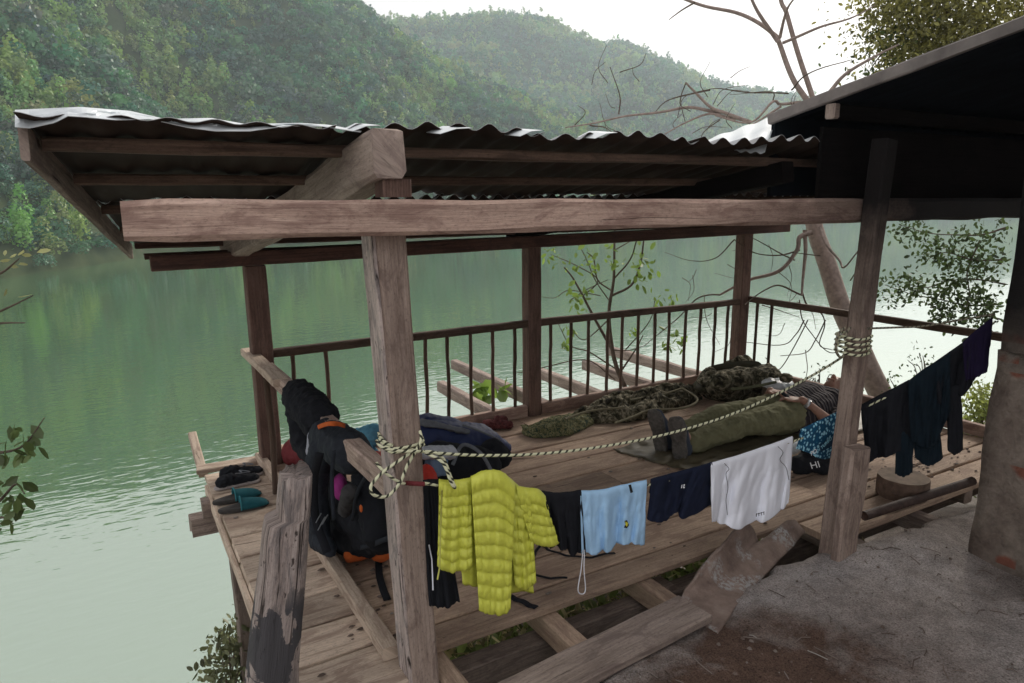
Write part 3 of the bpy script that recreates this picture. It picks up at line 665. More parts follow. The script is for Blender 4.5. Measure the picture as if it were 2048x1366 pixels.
def hang(name,top,bot,mat,planef,back=.35,nu=48,nv=40,fold=.012,ff=5,seed=0,parent=None,thick=.003,quilt=0,ragged=.006,label=None,hem=None):
    """cloth folded over a line: top/bot are px polylines of the front face outline"""
    T=catmull([Vector((x,y,0)) for x,y in top],8); Bt=catmull([Vector((x,y,0)) for x,y in bot],8)
    def at(L_,u): 
        f=u*(len(L_)-1); i=min(int(f),len(L_)-2); return L_[i].lerp(L_[i+1],f-i)
    rows=[]
    nb=max(3,int(nv*back))
    for i in range(-nb,nv+1):
        v=i/nv; r_=[]
        for j in range(nu+1):
            u=j/nu; a=at(T,u); b_=at(Bt,u); vv=abs(v)
            p=planef(a.x+(b_.x-a.x)*vv,a.y+(b_.y-a.y)*vv,)
            nrm=ray(a.x,a.y); nrm=Vector((nrm.x,nrm.y,0)).normalized()*-1
            g=min(1,vv*3+.1)
            fo=fold*g*(math.sin(u*ff*6.28+2.2*fbm(u*2,v*1.1,seed,2)+seed)*.6+1.3*fbm(u*6+v*.5,v*.7,seed+4,3)+.9*(abs(fbm(u*5+v*1.2,v*.9-u,seed+7,3))-.3)+.10*fbm(u*9,v*4,seed+2,3))
            if quilt:
                q=abs(math.sin(vv*quilt*math.pi+.35*fbm(u*4,vv*3,seed,2))); fo+=.013*(q**.5)+.0035*fbm(u*9,vv*quilt*1.3,seed+8,3)*q+.0012*math.sin(u*70+9*fbm(u*3,vv*9,seed,2))*q
            if v>=0: off=.009*min(1,v*25)+fo
            else: off=-.014*min(1,-v*8)-.006-fo*.3
            r_.append(p+nrm*off+Vector((0,0,.011*math.cos(min(1,vv*10)*1.57)))+(Vector((0,0,ragged*fbm(u*8,seed,2,3))) if vv>.98 else Vector((0,0,0))))
        rows.append(r_)
    mb=MB(); mb.grid(rows,lambda i,j:(i/nv,j/nu)); o=mb.build(name,mat,parent,True)
    s=o.modifiers.new('t','SOLIDIFY'); s.thickness=thick
    if label: o['label']=label
    if hem:
        tn=(ray(1024,900)); tn=Vector((tn.x,tn.y,0)).normalized()*-.002
        R0=rows[-3]; mh=MB(); mh.tube([p+tn for p in R0],.0016,5); mh.build('hem',hem,o,True)
        R1=rows[nb+2]; mh=MB(); mh.tube([p+tn for p in R1],.0013,5); mh.build('seam',hem,o,True)
    return o
P1=lambda x,y:pY(x,y,1.905-.02*0)
P1b=lambda x,y:pY(x,y,1.93)
WA=(2.80,1.90);WB=(3.24,1.50)
P2=lambda x,y:pP(x,y,WA,WB)
# yellow puffer jacket
JK=empty('puffer_jacket',P1(985,970),'bright yellow-green quilted puffer jacket hung over the cord by the front post','jacket')
P0=lambda x,y:pY(x,y,1.875)
P00=lambda x,y:pY(x,y,1.84)
hang('jacket_panel',[(905,972),(960,958),(1000,950),(1045,985)],[(925,1160),(975,1175),(1000,1180),(1068,1182)],F_YEL,P1,quilt=9,fold=.010,ff=2,parent=JK,back=.5)
hang('sleeve',[(942,960),(970,948),(1003,950),(1030,975)],[(958,1215),(980,1224),(1005,1224),(1020,1214)],F_YEL,P00,quilt=10,fold=.004,ff=1,seed=3,parent=JK,back=.15,nu=36,nv=80)
hang('jacket_front',[(878,966),(898,968),(922,966),(942,962)],[(875,1130),(898,1138),(920,1138),(945,1128)],F_YEL,P0,quilt=8,fold=.006,ff=1.5,seed=5,parent=JK,back=.2,nu=36,nv=60)
hang('sleeve',[(1032,978),(1052,982),(1075,985),(1090,1000)],[(1062,1080),(1082,1088),(1105,1088),(1118,1082)],F_YEL,P0,quilt=5,fold=.006,ff=1,seed=9,parent=JK,back=.3,nu=36,nv=40)
hang('hem_panel',[(1015,985),(1040,985),(1060,990)],[(1030,1170),(1052,1175),(1072,1160)],F_YEL,P0,quilt=8,fold=.006,ff=1,seed=11,parent=JK,back=.1,nu=30,nv=50)
mb=MB(); mb.tube([P00(881,975)+Vector((-.004,-.02,0)),P00(878,1060)+Vector((-.004,-.02,0)),P00(876,1130)+Vector((-.004,-.02,0)),P00(872,1152)+Vector((-.004,-.02,0))],.0028,6); mb.build('zip',plain('zip_metal',(.5,.5,.12),.5,.1),JK,True)
# clothes
def garment(name,label,cat,*a,**k):
    k2=dict(k); o=hang(name,*a,**k2); return tag(o,label,cat)
tr=garment('trousers','long black trousers with thin white side zip hanging between front post and yellow jacket','trousers',[(846,968),(862,966),(880,966)],[(858,1205),(885,1212),(920,1200)],F_BLACK,P1b,fold=.008,ff=2,back=.3)
mb=MB(); mb.tube([pY(858,1090,1.90),pY(864,1120,1.90),pY(866,1180,1.90)],.0022,6); mb.build('zip',F_WHITE,tr,True)
garment('shorts','small black shorts hung between yellow jacket and light blue shorts','shorts',[(1082,988),(1110,992),(1140,990),(1162,986)],[(1100,1095),(1125,1092),(1145,1106),(1172,1102)],F_BLACK,P1,fold=.012,ff=3,seed=2)
sb=garment('shorts','light blue shorts with white drawstring hanging down','shorts',[(1160,988),(1200,986),(1250,975),(1293,966)],[(1163,1102),(1210,1098),(1250,1084),(1288,1090)],F_LBLUE,P1,fold=.020,ff=3,seed=7,nu=60,hem=F_LBLUE)
M_CORD=plain('white_cord',(.75,.75,.8),.8,.05)
mb=MB(); PF=lambda x,y:pY(x,y,1.875)
mb.tube(catmull([PF(1166,1100),PF(1162,1140),PF(1156,1180),PF(1165,1188),PF(1171,1178),PF(1168,1140),PF(1169,1100)],6),.0022,6); mb.build('drawstring',M_CORD,sb,True)
M_BLK=plain('print_black',(.02,.02,.02),.8,.05); M_YP=plain('print_yellow',(.7,.65,.05),.8,.05); M_WP=plain('print_white',(.85,.87,.9),.8,.03)
def patch(name,pts,mat,par,pf,th=.002):
    mb=MB(); P=[pf(x,y) for x,y in pts]; n=ray(*pts[0]); n=Vector((n.x,n.y,0)).normalized()*-th
    b0=len(mb.v); mb.v+= [tuple(p) for p in P]+[tuple(p+n) for p in P]; k=len(P)
    mb.face(list(range(b0,b0+k))); mb.face(list(range(b0+k,b0+2*k))[::-1])
    for i in range(k): mb.face([b0+i,b0+(i+1)%k,b0+k+(i+1)%k,b0+k+i])
    return mb.build(name,mat,par)
PE=lambda x,y:pY(x,y,1.868)
patch('emblem',[(1249,1042),(1254,1040),(1258,1050),(1254,1056),(1248,1055),(1251,1048)],M_BLK,sb,PE); patch('emblem',[(1251,1043),(1256,1046),(1254,1053),(1251,1050)],M_YP,sb,lambda x,y:pY(x,y,1.865))
patch('waist_tab',[(1257,970),(1262,969),(1266,984),(1261,986)],M_BLK,sb,PE)
nv=garment('shorts','navy shorts with tiny white emblem hung beside the white t-shirt','shorts',[(1302,964),(1345,952),(1390,940),(1424,930)],[(1294,1036),(1330,1040),(1352,1022),(1368,1032),(1425,1008)],F_NAVY,P1,fold=.018,ff=3,seed=12,hem=F_NAVY)
for a in ([(1363,970),(1365,969),(1364,976),(1362,976)],[(1367,969),(1370,968),(1369,972),(1367,973)],[(1366,973),(1370,974),(1369,976),(1366,976)]): patch('emblem',a,M_WP,nv,lambda x,y:pY(x,y,1.872))
ws=garment('t_shirt','crumpled white t-shirt hung over the cord left of the right post','t-shirt',[(1421,932),(1470,918),(1530,898),(1585,878)],[(1424,1040),(1445,1048),(1490,1050),(1545,1030),(1577,1005)],F_WHITE,P1,fold=.024,ff=2.3,seed=15,nu=70,nv=60,hem=F_WHITE)
# two wrinkly black cords and small printed marks on the hem
for pts in ([(1449,927),(1458,938),(1452,948),(1456,975),(1452,1000),(1455,1030)],[(1556,893),(1566,905),(1560,920),(1572,935),(1578,960)]):
    mb=MB(); mb.tube(catmull([pY(x,y,1.868) for x,y in pts],5),.0013,5); mb.build('seam_cord',F_DGREY,ws,True)
for k,x in enumerate((1512,1517,1522,1527)):
    y=1033-k*1.2
    patch('hem_print',[(x,y),(x+1.5,y-.4),(x+1.5,y-6.4),(x,y-6)],M_BLK,ws,lambda x,y:pY(x,y,1.868))
patch('hem_print',[(1512,1029),(1529,1024),(1529,1023),(1512,1028)],M_BLK,ws,lambda x,y:pY(x,y,1.867))
# blue printed towel
m,nt,b=newmat('blue_leaf_print_cloth',.85,.2); tc=N(nt,'ShaderNodeTexCoord').outputs['Object']
vo=N(nt,'ShaderNodeTexVoronoi'); vo.inputs['Scale'].default_value=62; nt.links.new(tc,vo.inputs['Vector'])
c=ramp(nt,vo.outputs['Distance'],[(.0,(.50,.78,.86)),(.34,(.30,.62,.78)),(.46,(.012,.10,.20)),(1,(.012,.07,.15))]); nt.links.new(c,b.inputs['Base Color']); M_LEAFP=m
tw=garment('printed_swim_shorts','blue swim shorts with pale leaf print hung just left of the right post','shorts',[(1602,864),(1640,845),(1680,826),(1712,812)],[(1592,895),(1610,902),(1650,915),(1690,895),(1712,882)],M_LEAFP,P1b,fold=.008,ff=2,seed=21)
def text(body,px,py,pf,size,mat,par,name='lettering',tilt=0,face=None):
    cu=bpy.data.curves.new(name,'FONT'); cu.body=body; cu.size=size; cu.extrude=.0006
    o=bpy.data.objects.new(name,cu); COL.objects.link(o)
    loc=pf(px,py); rx=Matrix.Rotation(face if face is not None else 0,4,'Z')@Matrix.Rotation(math.pi/2,4,'X')@Matrix.Rotation(tilt,4,'Z')
    bpy.context.view_layer.update(); dg=bpy.context.evaluated_depsgraph_get(); me=bpy.data.meshes.new_from_object(o.evaluated_get(dg))
    bpy.data.objects.remove(o); bpy.data.curves.remove(cu)
    me.transform(Matrix.Translation(loc)@rx); ob=link(name,me,mat,par); return ob
PT=lambda x,y:pY(x,y,1.878)
M_TL=plain('print_light_teal',(.30,.62,.75),.8,.05)
M_NB=plain('dark_blue_band',(.012,.05,.10),.85,.1)
patch('printed_band',[(1638,888),(1690,862),(1692,878),(1641,904)],M_NB,tw,lambda x,y:pY(x,y,1.892))
text('TURBO',1643,899,PT,.0235,M_TL,tw,tilt=.48); text('PO',1622,912,PT,.030,M_WP,tw,tilt=.25)
# dark clothes right of the post
garment('shirt','black shirt with wide body, first dark garment right of the right post','shirt',[(1722,815),(1750,800),(1790,780),(1818,765)],[(1732,925),(1760,915),(1790,905),(1822,888)],F_BLACK,P2,fold=.018,ff=2,seed=25)
PB=lambda x,y:pP(x,y,(2.80,1.88),(3.22,1.49))
tr2=garment('trousers','dark teal trousers folded over the line with legs hanging lower','trousers',[(1816,768),(1850,742),(1880,725),(1900,712)],[(1822,880),(1850,895),(1872,885),(1900,820)],F_TEAL,PB,fold=.018,ff=2,seed=28)
hang('trouser_leg',[(1792,870),(1810,868),(1828,866)],[(1790,945),(1805,952),(1824,944)],F_TEAL,P2,fold=.004,ff=1,parent=tr2,back=.1,seed=3)
hang('trouser_leg',[(1822,850),(1850,845),(1876,840)],[(1830,915),(1858,930),(1886,915)],F_TEAL,P2,fold=.006,ff=1,parent=tr2,back=.1,seed=4)
ht=garment('hooded_top','dark sweatshirt with one sleeve dangling, near the hut wall','sweatshirt',[(1862,735),(1895,712),(1930,688),(1962,668)],[(1872,808),(1900,800),(1930,785),(1958,745)],F_BLACK,P2,fold=.018,ff=2,seed=31)
hang('sleeve',[(1892,780),(1908,776),(1922,772)],[(1896,900),(1910,908),(1926,898)],F_BLACK,P2,fold=.004,ff=1,parent=ht,back=.1,seed=5)
garment('cloth','deep purple cloth at the wall end of the clothesline','cloth',[(1925,690),(1950,668),(1985,640)],[(1930,760),(1950,755),(1975,742)],F_PURP,PB,fold=.006,ff=2,seed=35)

# ropes
def ropemat(name,base,fleck,fr=26):
    m,nt,b=newmat(name,.85,.2); uv=N(nt,'ShaderNodeUVMap').outputs[0]
    sp=N(nt,'ShaderNodeSeparateXYZ'); nt.links.new(uv,sp.inputs[0])
    a=N(nt,'ShaderNodeMath',operation='MULTIPLY'); nt.links.new(sp.outputs[0],a.inputs[0]); a.inputs[1].default_value=fr
    a2=N(nt,'ShaderNodeMath',operation='MULTIPLY_ADD'); nt.links.new(sp.outputs[1],a2.inputs[0]); a2.inputs[1].default_value=1; nt.links.new(a.outputs[0],a2.inputs[2])
    f=N(nt,'ShaderNodeMath',operation='FRACT'); nt.links.new(a2.outputs[0],f.inputs[0])
    g=N(nt,'ShaderNodeMath',operation='LESS_THAN'); nt.links.new(f.outputs[0],g.inputs[0]); g.inputs[1].default_value=.34
    nt.links.new(mix(nt,base,fleck,g.outputs[0]),b.inputs['Base Color'])
    h=N(nt,'ShaderNodeMath',operation='PINGPONG'); nt.links.new(a2.outputs[0],h.inputs[0]); h.inputs[1].default_value=.5; bump(nt,b,h.outputs[0],.9,.004)
    return m
M_ROPE=ropemat('cream_rope_with_black_flecks',(.72,.72,.50),(.05,.05,.035),34); M_ROPE2=ropemat('dull_rope',(.30,.27,.2),(.10,.09,.07),40)
RP=empty('climbing_rope',pY(800,905,1.9),'cream rope with black flecks tied round both front posts and sagging between them','rope')
def rope(name,pts,r,mat,par,k=8): 
    mb=MB(); mb.tube(catmull(pts,k),r,8); return mb.build(name,mat,par,True)
A0=pY(830,905,1.90)
sag=[pY(x,y,1.90+(.0)) for x,y in ((832,902),(900,908),(980,911),(1075,908),(1180,897),(1300,876),(1400,850),(1480,822),(1560,785),(1640,742),(1722,690))]
rope('rope_span',sag,.0052,M_ROPE,RP)
def wrap(cx,cy,hw,hd,z0,z1,turns,name,r,mat,par,ph=0):
    pts=[]
    n=int(turns*16)
    for i in range(n+1):
        a=ph+2*math.pi*i/16; q=(abs(math.cos(a))**5+abs(math.sin(a))**5)**(-1/5)
        pts.append(Vector((cx+math.cos(a)*(hw+r)*q,cy+math.sin(a)*(hd+r)*q,z0+(z1-z0)*i/n+.01*math.sin(a))))
    mb=MB(); mb.tube(pts,r,8); return mb.build(name,mat,par,True)
wrap(.739,1.976,.056,.053,.812,.836,2.1,'rope_wrap',.0048,M_ROPE,RP,3.6)
YF=1.885
f=lambda x,y,d=0:pY(x,y,YF-d)
rope('rope_loop',[f(830,900),(f(800,920,.02)),f(765,945,.03),f(742,972,.04),f(748,990,.04),f(775,992,.03),f(800,965,.02),f(815,930,.01),f(830,905),f(842,880),f(840,862,-.02)],.0048,M_ROPE,RP)
rope('rope_loop',[f(752,880),f(765,895,.01),f(800,902,.02),f(832,903,.02),f(850,903)],.0048,M_ROPE,RP)
rope('rope_loop',[f(752,925),f(770,945,.02),f(800,965,.02),f(820,968),f(845,966),f(870,970)],.0045,M_ROPE,RP)
rope('rope_tail',[f(840,903),f(870,905,.02),f(888,920,.02),f(900,950,.03),f(910,975,.04),f(902,965,.05),f(885,925,.04),f(850,905,.02)],.0048,M_ROPE,RP)
mb=MB(); mb.tube([f(812,966,.012),f(826,967,.012),f(848,968,.012)],.0075,8); mb.build('rope_whipping',F_MAROON,RP,True)
wrap(2.717,1.80,.052,.052,.905,.985,3.6,'rope_wrap',.0058,M_ROPE,RP,2)
g=lambda x,y,Y=1.80:pY(x,y,Y)
rope('rope_loop',[g(1690,655),g(1676,670),g(1672,700),g(1682,715),g(1692,700),g(1692,670),g(1700,655)],.0055,M_ROPE2,RP)
rope('rope_tail',[g(1735,657,1.76),g(1790,655,1.75),g(1850,652,1.72),g(1920,640,1.65),pP(1990,628,(3.1,1.6),(3.3,1.5))],.0045,M_ROPE2,RP)
cl=MB(); cl.tube(catmull([pY(825,966,1.905),pY(880,972,1.905),P1(1000,996),P1(1085,997),P1(1160,995),P1(1297,970),P1(1424,939),P1(1585,883),pY(1612,873,1.937),pY(1660,850,1.94),pY(1705,829,1.94),P2(1722,819),P2(1820,770),P2(1900,719),P2(1992,642)],8),.0042,7); o=cl.build('clothesline',M_ROPE,None,True); tag(o,'thin line loaded with washing from front post to hut wall','clothesline')
st=MB(); st.tube([pz(1000,918,.0)+Vector((0,0,.01)),pz(1075,912,0)+Vector((0,0,.01))],.006,6); o=st.build('stick',W_STICK,None,True); tag(o,'thin short stick lying on the deck beside the blue rucksack','stick')

# ------------------------------------------------------------------ bags and clothes round the left rail
def X8(x,y,X=.74): return pX(x,y,X)
# black hooded top over the rail
blk=blob('jacket',[('c',X8(598,792,.72),X8(640,838,.72),.080,.085),('c',X8(592,820,.69),X8(605,880,.69),.05,.045),('c',X8(600,880,.70),X8(645,940,.70),.05,.035),('c',X8(635,840),X8(660,900),.06,.04)],F_BLACK,vox=.008,dis=((.04,.030),(.012,.010))); tag(blk,'black crumpled jacket draped over the far end of the left rail','jacket')
cp=blob('cap',[('c',X8(622,872,.66),X8(618,905,.65),.016,.014),('c',X8(632,856,.68),X8(622,872,.66),.016,.016)],fabric('grey_white_cloth',(.36,.37,.42)),vox=.005,dis=((.03,.008),)); tag(cp,'small grey cap with orange peak wedged on the left rail above the harness','cap')
rows=[[X8(624+u*64,858-16*math.sin(u*2.4)+v*9,.72-.07*math.sin(u*3.14)+.0*v) for u in np.linspace(0,1,16)] for v in np.linspace(0,1,5)]
mb=MB(); mb.grid(rows); o=mb.build('peak',F_ORANGE,cp,True); o.modifiers.new('t','SOLIDIFY').thickness=.005; o['label']='orange curved peak'
# big black harness / hip belt of rucksack slung over the rail
hb=empty('rucksack',X8(700,960,.8),'large black rucksack with padded harness slung over the left rail','backpack')
blob('hip_belt',[('c',X8(655,872,.72),X8(702,905,.74),.078,.085),('c',X8(690,878,.80),X8(715,920,.82),.05,.04),('c',X8(640,900,.67),X8(632,980,.665),.05,.05),('c',X8(632,980,.665),X8(640,1080,.665),.05,.045),('c',X8(640,1080,.665),X8(660,1100,.67),.05,.03)],F_DGREY,hb,vox=.007,dis=((.05,.020),(.015,.006)))
blob('main_body',[('c',X8(690,1010,.82),X8(750,1040,.86),.11,.11),('c',X8(690,1085,.83),X8(775,1068,.85),.08,.075),('c',X8(660,950,.80),X8(680,1060,.78),.07,.08),('c',X8(740,960,.84),X8(760,1060,.82),.08,.07)],F_BLACK,hb,vox=.008,dis=((.06,.03),(.018,.006)))
def strap(name,pts,wd,mat,par,th=.004,side=Vector((0,0,1))):
    P=catmull(pts,6); rows=[]
    for i,p in enumerate(P):
        t=(P[min(i+1,len(P)-1)]-P[max(0,i-1)]).normalized(); v=ray(1024,683); s=t.cross((p-EYE).normalized()).normalized()*wd/2; rows.append([p-s,p,p+s])
    mb=MB(); mb.grid(rows); o=mb.build(name,mat,par,True); o.modifiers.new('t','SOLIDIFY').thickness=th; return o
strap('strap',[X8(640,905,.62),X8(628,960,.61),X8(632,1040,.61),X8(655,1105,.62)],.032,F_BLACK,hb); strap('strap',[X8(668,900,.64),X8(664,960,.63),X8(668,1040,.62)],.014,F_DGREY,hb)
strap('strap',[X8(745,930,.74),X8(715,985,.72),X8(705,1040,.72)],.014,F_DGREY,hb); strap('strap',[X8(690,1100,.8),X8(735,1092,.78),X8(780,1075,.8)],.02,F_DGREY,hb)
for (x,y) in ((632,1045),(640,1052),(636,1060),(645,1048)):
    mb=MB(); mb.tube([X8(x,y,.60),X8(x+10,y-18,.60)],.0025,5); mb.build('buckle',F_GREY,hb,True)
o=blob('pocket_flash',[('e',X8(722,1017,.70),(.006,.010,.016))],F_ORANGE,hb,vox=.004)
blob('liner',[('e',X8(680,975,.74),(.03,.04,.06))],F_PINK,hb,vox=.006,dis=((.03,.01),))
blob('side_mesh',[('c',X8(700,985,.73),X8(690,1020,.73),.035,.03)],fabric('dim_grey_mesh',(.05,.048,.05)),hb,vox=.006,dis=((.02,.012),))
o=blob('dry_bag',[('c',pz(592,905,.08),pz(628,905,.10),.085,.085)],F_MAROON,dis=((.05,.02),)); tag(o,'dark maroon dry bag beside the back left post','bag')
o=blob('bag',[('c',pz(618,938,.06),pz(650,938,.07),.05,.05)],F_RED,dis=((.03,.015),)); tag(o,'small bright red bag behind the old timber post','bag')
o=blob('cloth_bundle',[('c',pX(720,880,1.15),pX(748,868,1.2),.07,.06),('c',pX(735,905,1.15),pX(745,915,1.2),.05,.05)],F_CYAN,dis=((.03,.03),(.012,.008))); tag(o,'crumpled teal-blue cloth bundle behind the front post','cloth')
o=blob('dry_bag',[('c',pX(745,935,1.0),pX(765,930,1.1),.075,.07),('c',pX(850,950,1.15),pX(860,1005,1.1),.05,.05),('c',pX(720,925,1.0),pX(790,925,1.2),.05,.05)],F_RED,dis=((.04,.02),)); tag(o,'glossy red bag partly behind the front post','bag')
o=blob('rolled_mat',[('c',pz(700,1112,.04),pz(765,1095,.04),.03,.035),('e',pz(762,1105,.05),(.05,.05,.04))],F_ORANGE,dis=((.03,.01),)); tag(o,'orange roll lying under the black rucksack','mat')
bl=empty('rucksack',pz(930,905,0),'long navy blue rucksack with black straps lying behind the front post','backpack')
blob('main_body',[('c',pX(850,875,1.45),pX(960,880,1.8),.12,.11,.85),('c',pX(960,880,1.8),pX(1000,895,1.98),.11,.07,.8),('c',pX(850,850,1.5),pX(900,855,1.65),.08,.08,.8)],F_BNAVY,bl,vox=.009,dis=((.09,.03),(.02,.006)))
blob('base',[('c',pX(880,925,1.35),pX(965,930,1.6),.12,.10,.9),('c',pX(985,905,1.75),pX(1000,915,1.8),.08,.07)],F_BLACK,bl,vox=.009,dis=((.06,.03),))
blob('lid',[('c',pX(848,845,1.42),pX(930,862,1.65),.035,.03,.5)],F_GREY,bl,vox=.007,dis=((.03,.02),))
strap('strap',[pX(985,945,1.55),pX(960,905,1.5),pX(925,890,1.45),pX(905,930,1.32)],.018,F_GREY,bl)
strap('strap',[pX(925,850,1.6),pX(960,862,1.7),pX(1000,880,1.85)],.012,F_GREY,bl)
o=blob('pouch',[('b',pX(872,930,1.22),(.05,.03,.05),(0,.2,.3))],fabric('slate_blue_cloth',(.14,.20,.30)),dis=((.04,.008),)); tag(o,'slate blue pouch between front post and blue rucksack','pouch')
o=blob('plastic_bag',[('c',pX(850,905,1.15),pX(900,905,1.3),.03,.035)],fabric('pale_grey_plastic',(.45,.47,.52),rough=.4),vox=.006,dis=((.02,.012),)); tag(o,'pale crumpled plastic bag on top of the slate blue pouch','bag')
o=blob('cloth',[('c',pz(975,850,.03),pz(1015,850,.03),.05,.04,.7),('e',pz(1000,842,.04),(.06,.05,.04))],fabric('maroon_print_cloth',(.10,.03,.03),var=.6,scale=60),vox=.007,dis=((.03,.03),(.01,.01))); tag(o,'small maroon patterned cloth heap by the railing','cloth')
# loose straps on the deck
def flat_strap(label,pts,wd,mat):
    P=catmull([pz(x,y,0) for x,y in pts],8); rows=[]
    for i,p in enumerate(P):
        t=(P[min(i+1,len(P)-1)]-P[max(0,i-1)]).normalized(); s=Vector((t.y,-t.x,0))*wd/2
        z=Vector((0,0,.006+.006*abs(math.sin(i*.5)))); rows.append([p-s+z,p+z,p+s+z])
    mb=MB(); mb.grid(rows); o=mb.build('strap',mat,None,True); o.modifiers.new('t','SOLIDIFY').thickness=.003; tag(o,label,'strap')
flat_strap('black webbing strap on the deck below the yellow jacket',[(1005,1190),(1040,1205),(1073,1220)],.026,F_BLACK)
flat_strap('black strap curling under the blue shorts',[(1230,1108),(1170,1118),(1110,1108),(1080,1095),(1065,1130),(1075,1155),(1135,1160)],.012,F_BLACK)
flat_strap('narrow black strap loose left of the front post',[(757,1120),(760,1160),(775,1205)],.03,F_BLACK)

# ------------------------------------------------------------------ footwear at the left
M_SOLE=plain('dark_rubber_sole',(.05,.045,.042),.8,.3,40,.4,.002)
def slipper(x,y,tx,ty,label,col):
    c=pz(x,y,0); t=pz(tx,ty,0); d=(t-c); d.z=0; L=.25; d.normalize(); s=Vector((-d.y,d.x,0)); root=empty('slipper',c,label,'slipper','pair of teal slippers on the plank ends')
    out=[]
    for k in range(28):
        a=2*math.pi*k/28; u=math.cos(a); v=math.sin(a); wd=.042*(1+.18*u); out.append((u*L/2,v*wd))
    rows=[[c+d*q[0]*sc+s*q[1]*sc+Vector((0,0,z)) for q in out] for z,sc in ((.002,.96),(.012,1),(.022,.98),(.024,.9),(.018,.6),(.018,.05))]
    mb=MB(); mb.grid(rows,None,True); mb.build('sole',M_SOLE,root,True)
    rows=[]
    for i in range(12):
        u=-.015+.137*i/11; k_=max(0,1-(max(0,u)/.124)**2)**.5; wd_=.046*(.35+.65*k_)*(1+.1*i/11)
        rows.append([c+d*u+s*(wd_*math.cos(a))+Vector((0,0,.014+(.046*k_**.8-.010*(i/11))*math.sin(a)**.8+(.010*math.sin(a) if i==0 else 0))) for a in np.linspace(0,math.pi,15)])
    mb=MB(); mb.grid(rows); o=mb.build('upper',col,root,True); o.modifiers.new('t','SOLIDIFY').thickness=.006
    mb=MB(); mb.tube(rows[0],.0035,6); mb.build('collar_edge',fabric('bright_teal_trim',(.04,.18,.21)),root,True)
F_TEALS=fabric('teal_mesh',(.015,.085,.105))
slipper(488,1018,540,1008,'teal slipper with dark sole, nearer of the pair on the plank ends',F_TEALS); slipper(475,1000,528,988,'teal slipper with dark sole, farther of the pair on the plank ends',F_TEALS)
def sneaker(x,y,tx,ty,label):
    c=pz(x,y,0); t=pz(tx,ty,0); d=(t-c);d.normalize(); root=empty('worn_shoe',c,label,'shoe','pair of dark worn shoes on the plank ends')
    blob('sole',[('c',c-d*.09+Vector((0,0,.012)),c+d*.09+Vector((0,0,.012)),.034,.038,.4)],plain('pale_sole',(.33,.29,.28),.8,.3,40),root,vox=.005)
    blob('upper',[('c',c-d*.08+Vector((0,0,.04)),c-d*.03+Vector((0,0,.045)),.034,.036),('c',c-d*.03+Vector((0,0,.04)),c+d*.09+Vector((0,0,.03)),.036,.03,.8)],F_BLACK,root,vox=.005,dis=((.02,.018),))
    mb=MB(); mb.tube(catmull([c+d*.02+Vector((.01,0,.075)),c+d*.04+Vector((-.02,.02,.08)),c+d*.05+Vector((.02,-.01,.072)),c-d*.0+Vector((-.01,-.02,.082))],5),.003,5); mb.build('lace',F_GREY,root,True)
sneaker(475,972,520,962,'dark worn laced shoe, nearer of the two'); sneaker(482,955,528,948,'dark worn laced shoe with pale sole, farther of the two')

# ------------------------------------------------------------------ sacks, nets and camouflage pack at the back railing
def camo(name,cols,scale):
    m,nt,b=newmat(name,.9,.15); tc=N(nt,'ShaderNodeTexCoord').outputs['Object']
    n=noise(nt,tc,scale,3,.6,1.2); r=ramp(nt,n,[(.36,cols[0]),(.44,cols[1]),(.54,cols[2]),(.62,cols[3])]); r.node.color_ramp.interpolation='LINEAR'
    nt.links.new(r,b.inputs['Base Color']); bump(nt,b,noise(nt,tc,90,4,.7),.7,.004); return m
M_CAMO=camo('faded_camouflage',((.02,.018,.013),(.055,.05,.03),(.13,.115,.075),(.30,.265,.19)),20)
M_NET=camo('green_net_sack',((.02,.05,.045),(.08,.09,.045),(.17,.16,.08),(.24,.23,.13)),55)
def zz(x,y,z,d=0): return pz(x,y,z)+Vector((0,d,0))
def ridge(x,y,sd):
    a=fbm(x+.8*fbm(x*.7,y*.7,sd,2),y+.8*fbm(y*.7,x*.7,sd+3,2),sd,3); b_=fbm(x*2.3,y*2.3,sd+5,2); return (1-abs(a)*2.2)*.75+(1-abs(b_)*2)*.3
def drape(name,pts,wid,hgt,mat,sd,amp=.035,fx=5,parent=None,nv=44,long=.45):
    C_=catmull([pz(x,y,0) for x,y in pts],14); n=len(C_); rows=[]; L=0
    for i,c in enumerate(C_):
        if i: L+=(c-C_[i-1]).length
        t=(C_[min(i+1,n-1)]-C_[max(0,i-1)]).normalized(); sN=Vector((-t.y,t.x,0)); e=math.sin(math.pi*min(1,max(0,i/(n-1))))**.35; r_=[]
        w_=interp(i/(n-1),wid)*e*(1+.25*fbm(L*4,sd,1,2)); h_=interp(i/(n-1),hgt)*e
        for j in range(nv+1):
            v=-1+2*j/nv; pr=max(0,1-abs(v)**2.6)**.6
            z=.006+h_*pr*(.7+.5*fbm(L*3,v*1.3,sd+2,2))+amp*pr*ridge(L*fx*long*2,v*w_*fx*2,sd)*1.0
            off=w_*v*(1+.16*fbm(L*9,v*2,sd+4,2)); r_.append(c+sN*off+t*(.04*fbm(v*3,L*4,sd+8,2))+Vector((0,0,max(.004,z) if abs(v)<1 else .003)))
        rows.append(r_)
    mb=MB(); mb.grid(rows); o=mb.build(name,mat,parent,True); o.modifiers.new('t','SOLIDIFY').thickness=.003; disp(o,.02,.006); return o
o=drape('net_sack',[(1045,862),(1085,866),(1130,855),(1185,840)],[(0,.09),(.5,.15),(1,.12)],[(0,.03),(.5,.08),(1,.07)],M_NET,3,.03,6); tag(o,'green and yellow woven net sack at the near end of the heap by the railing','sack')
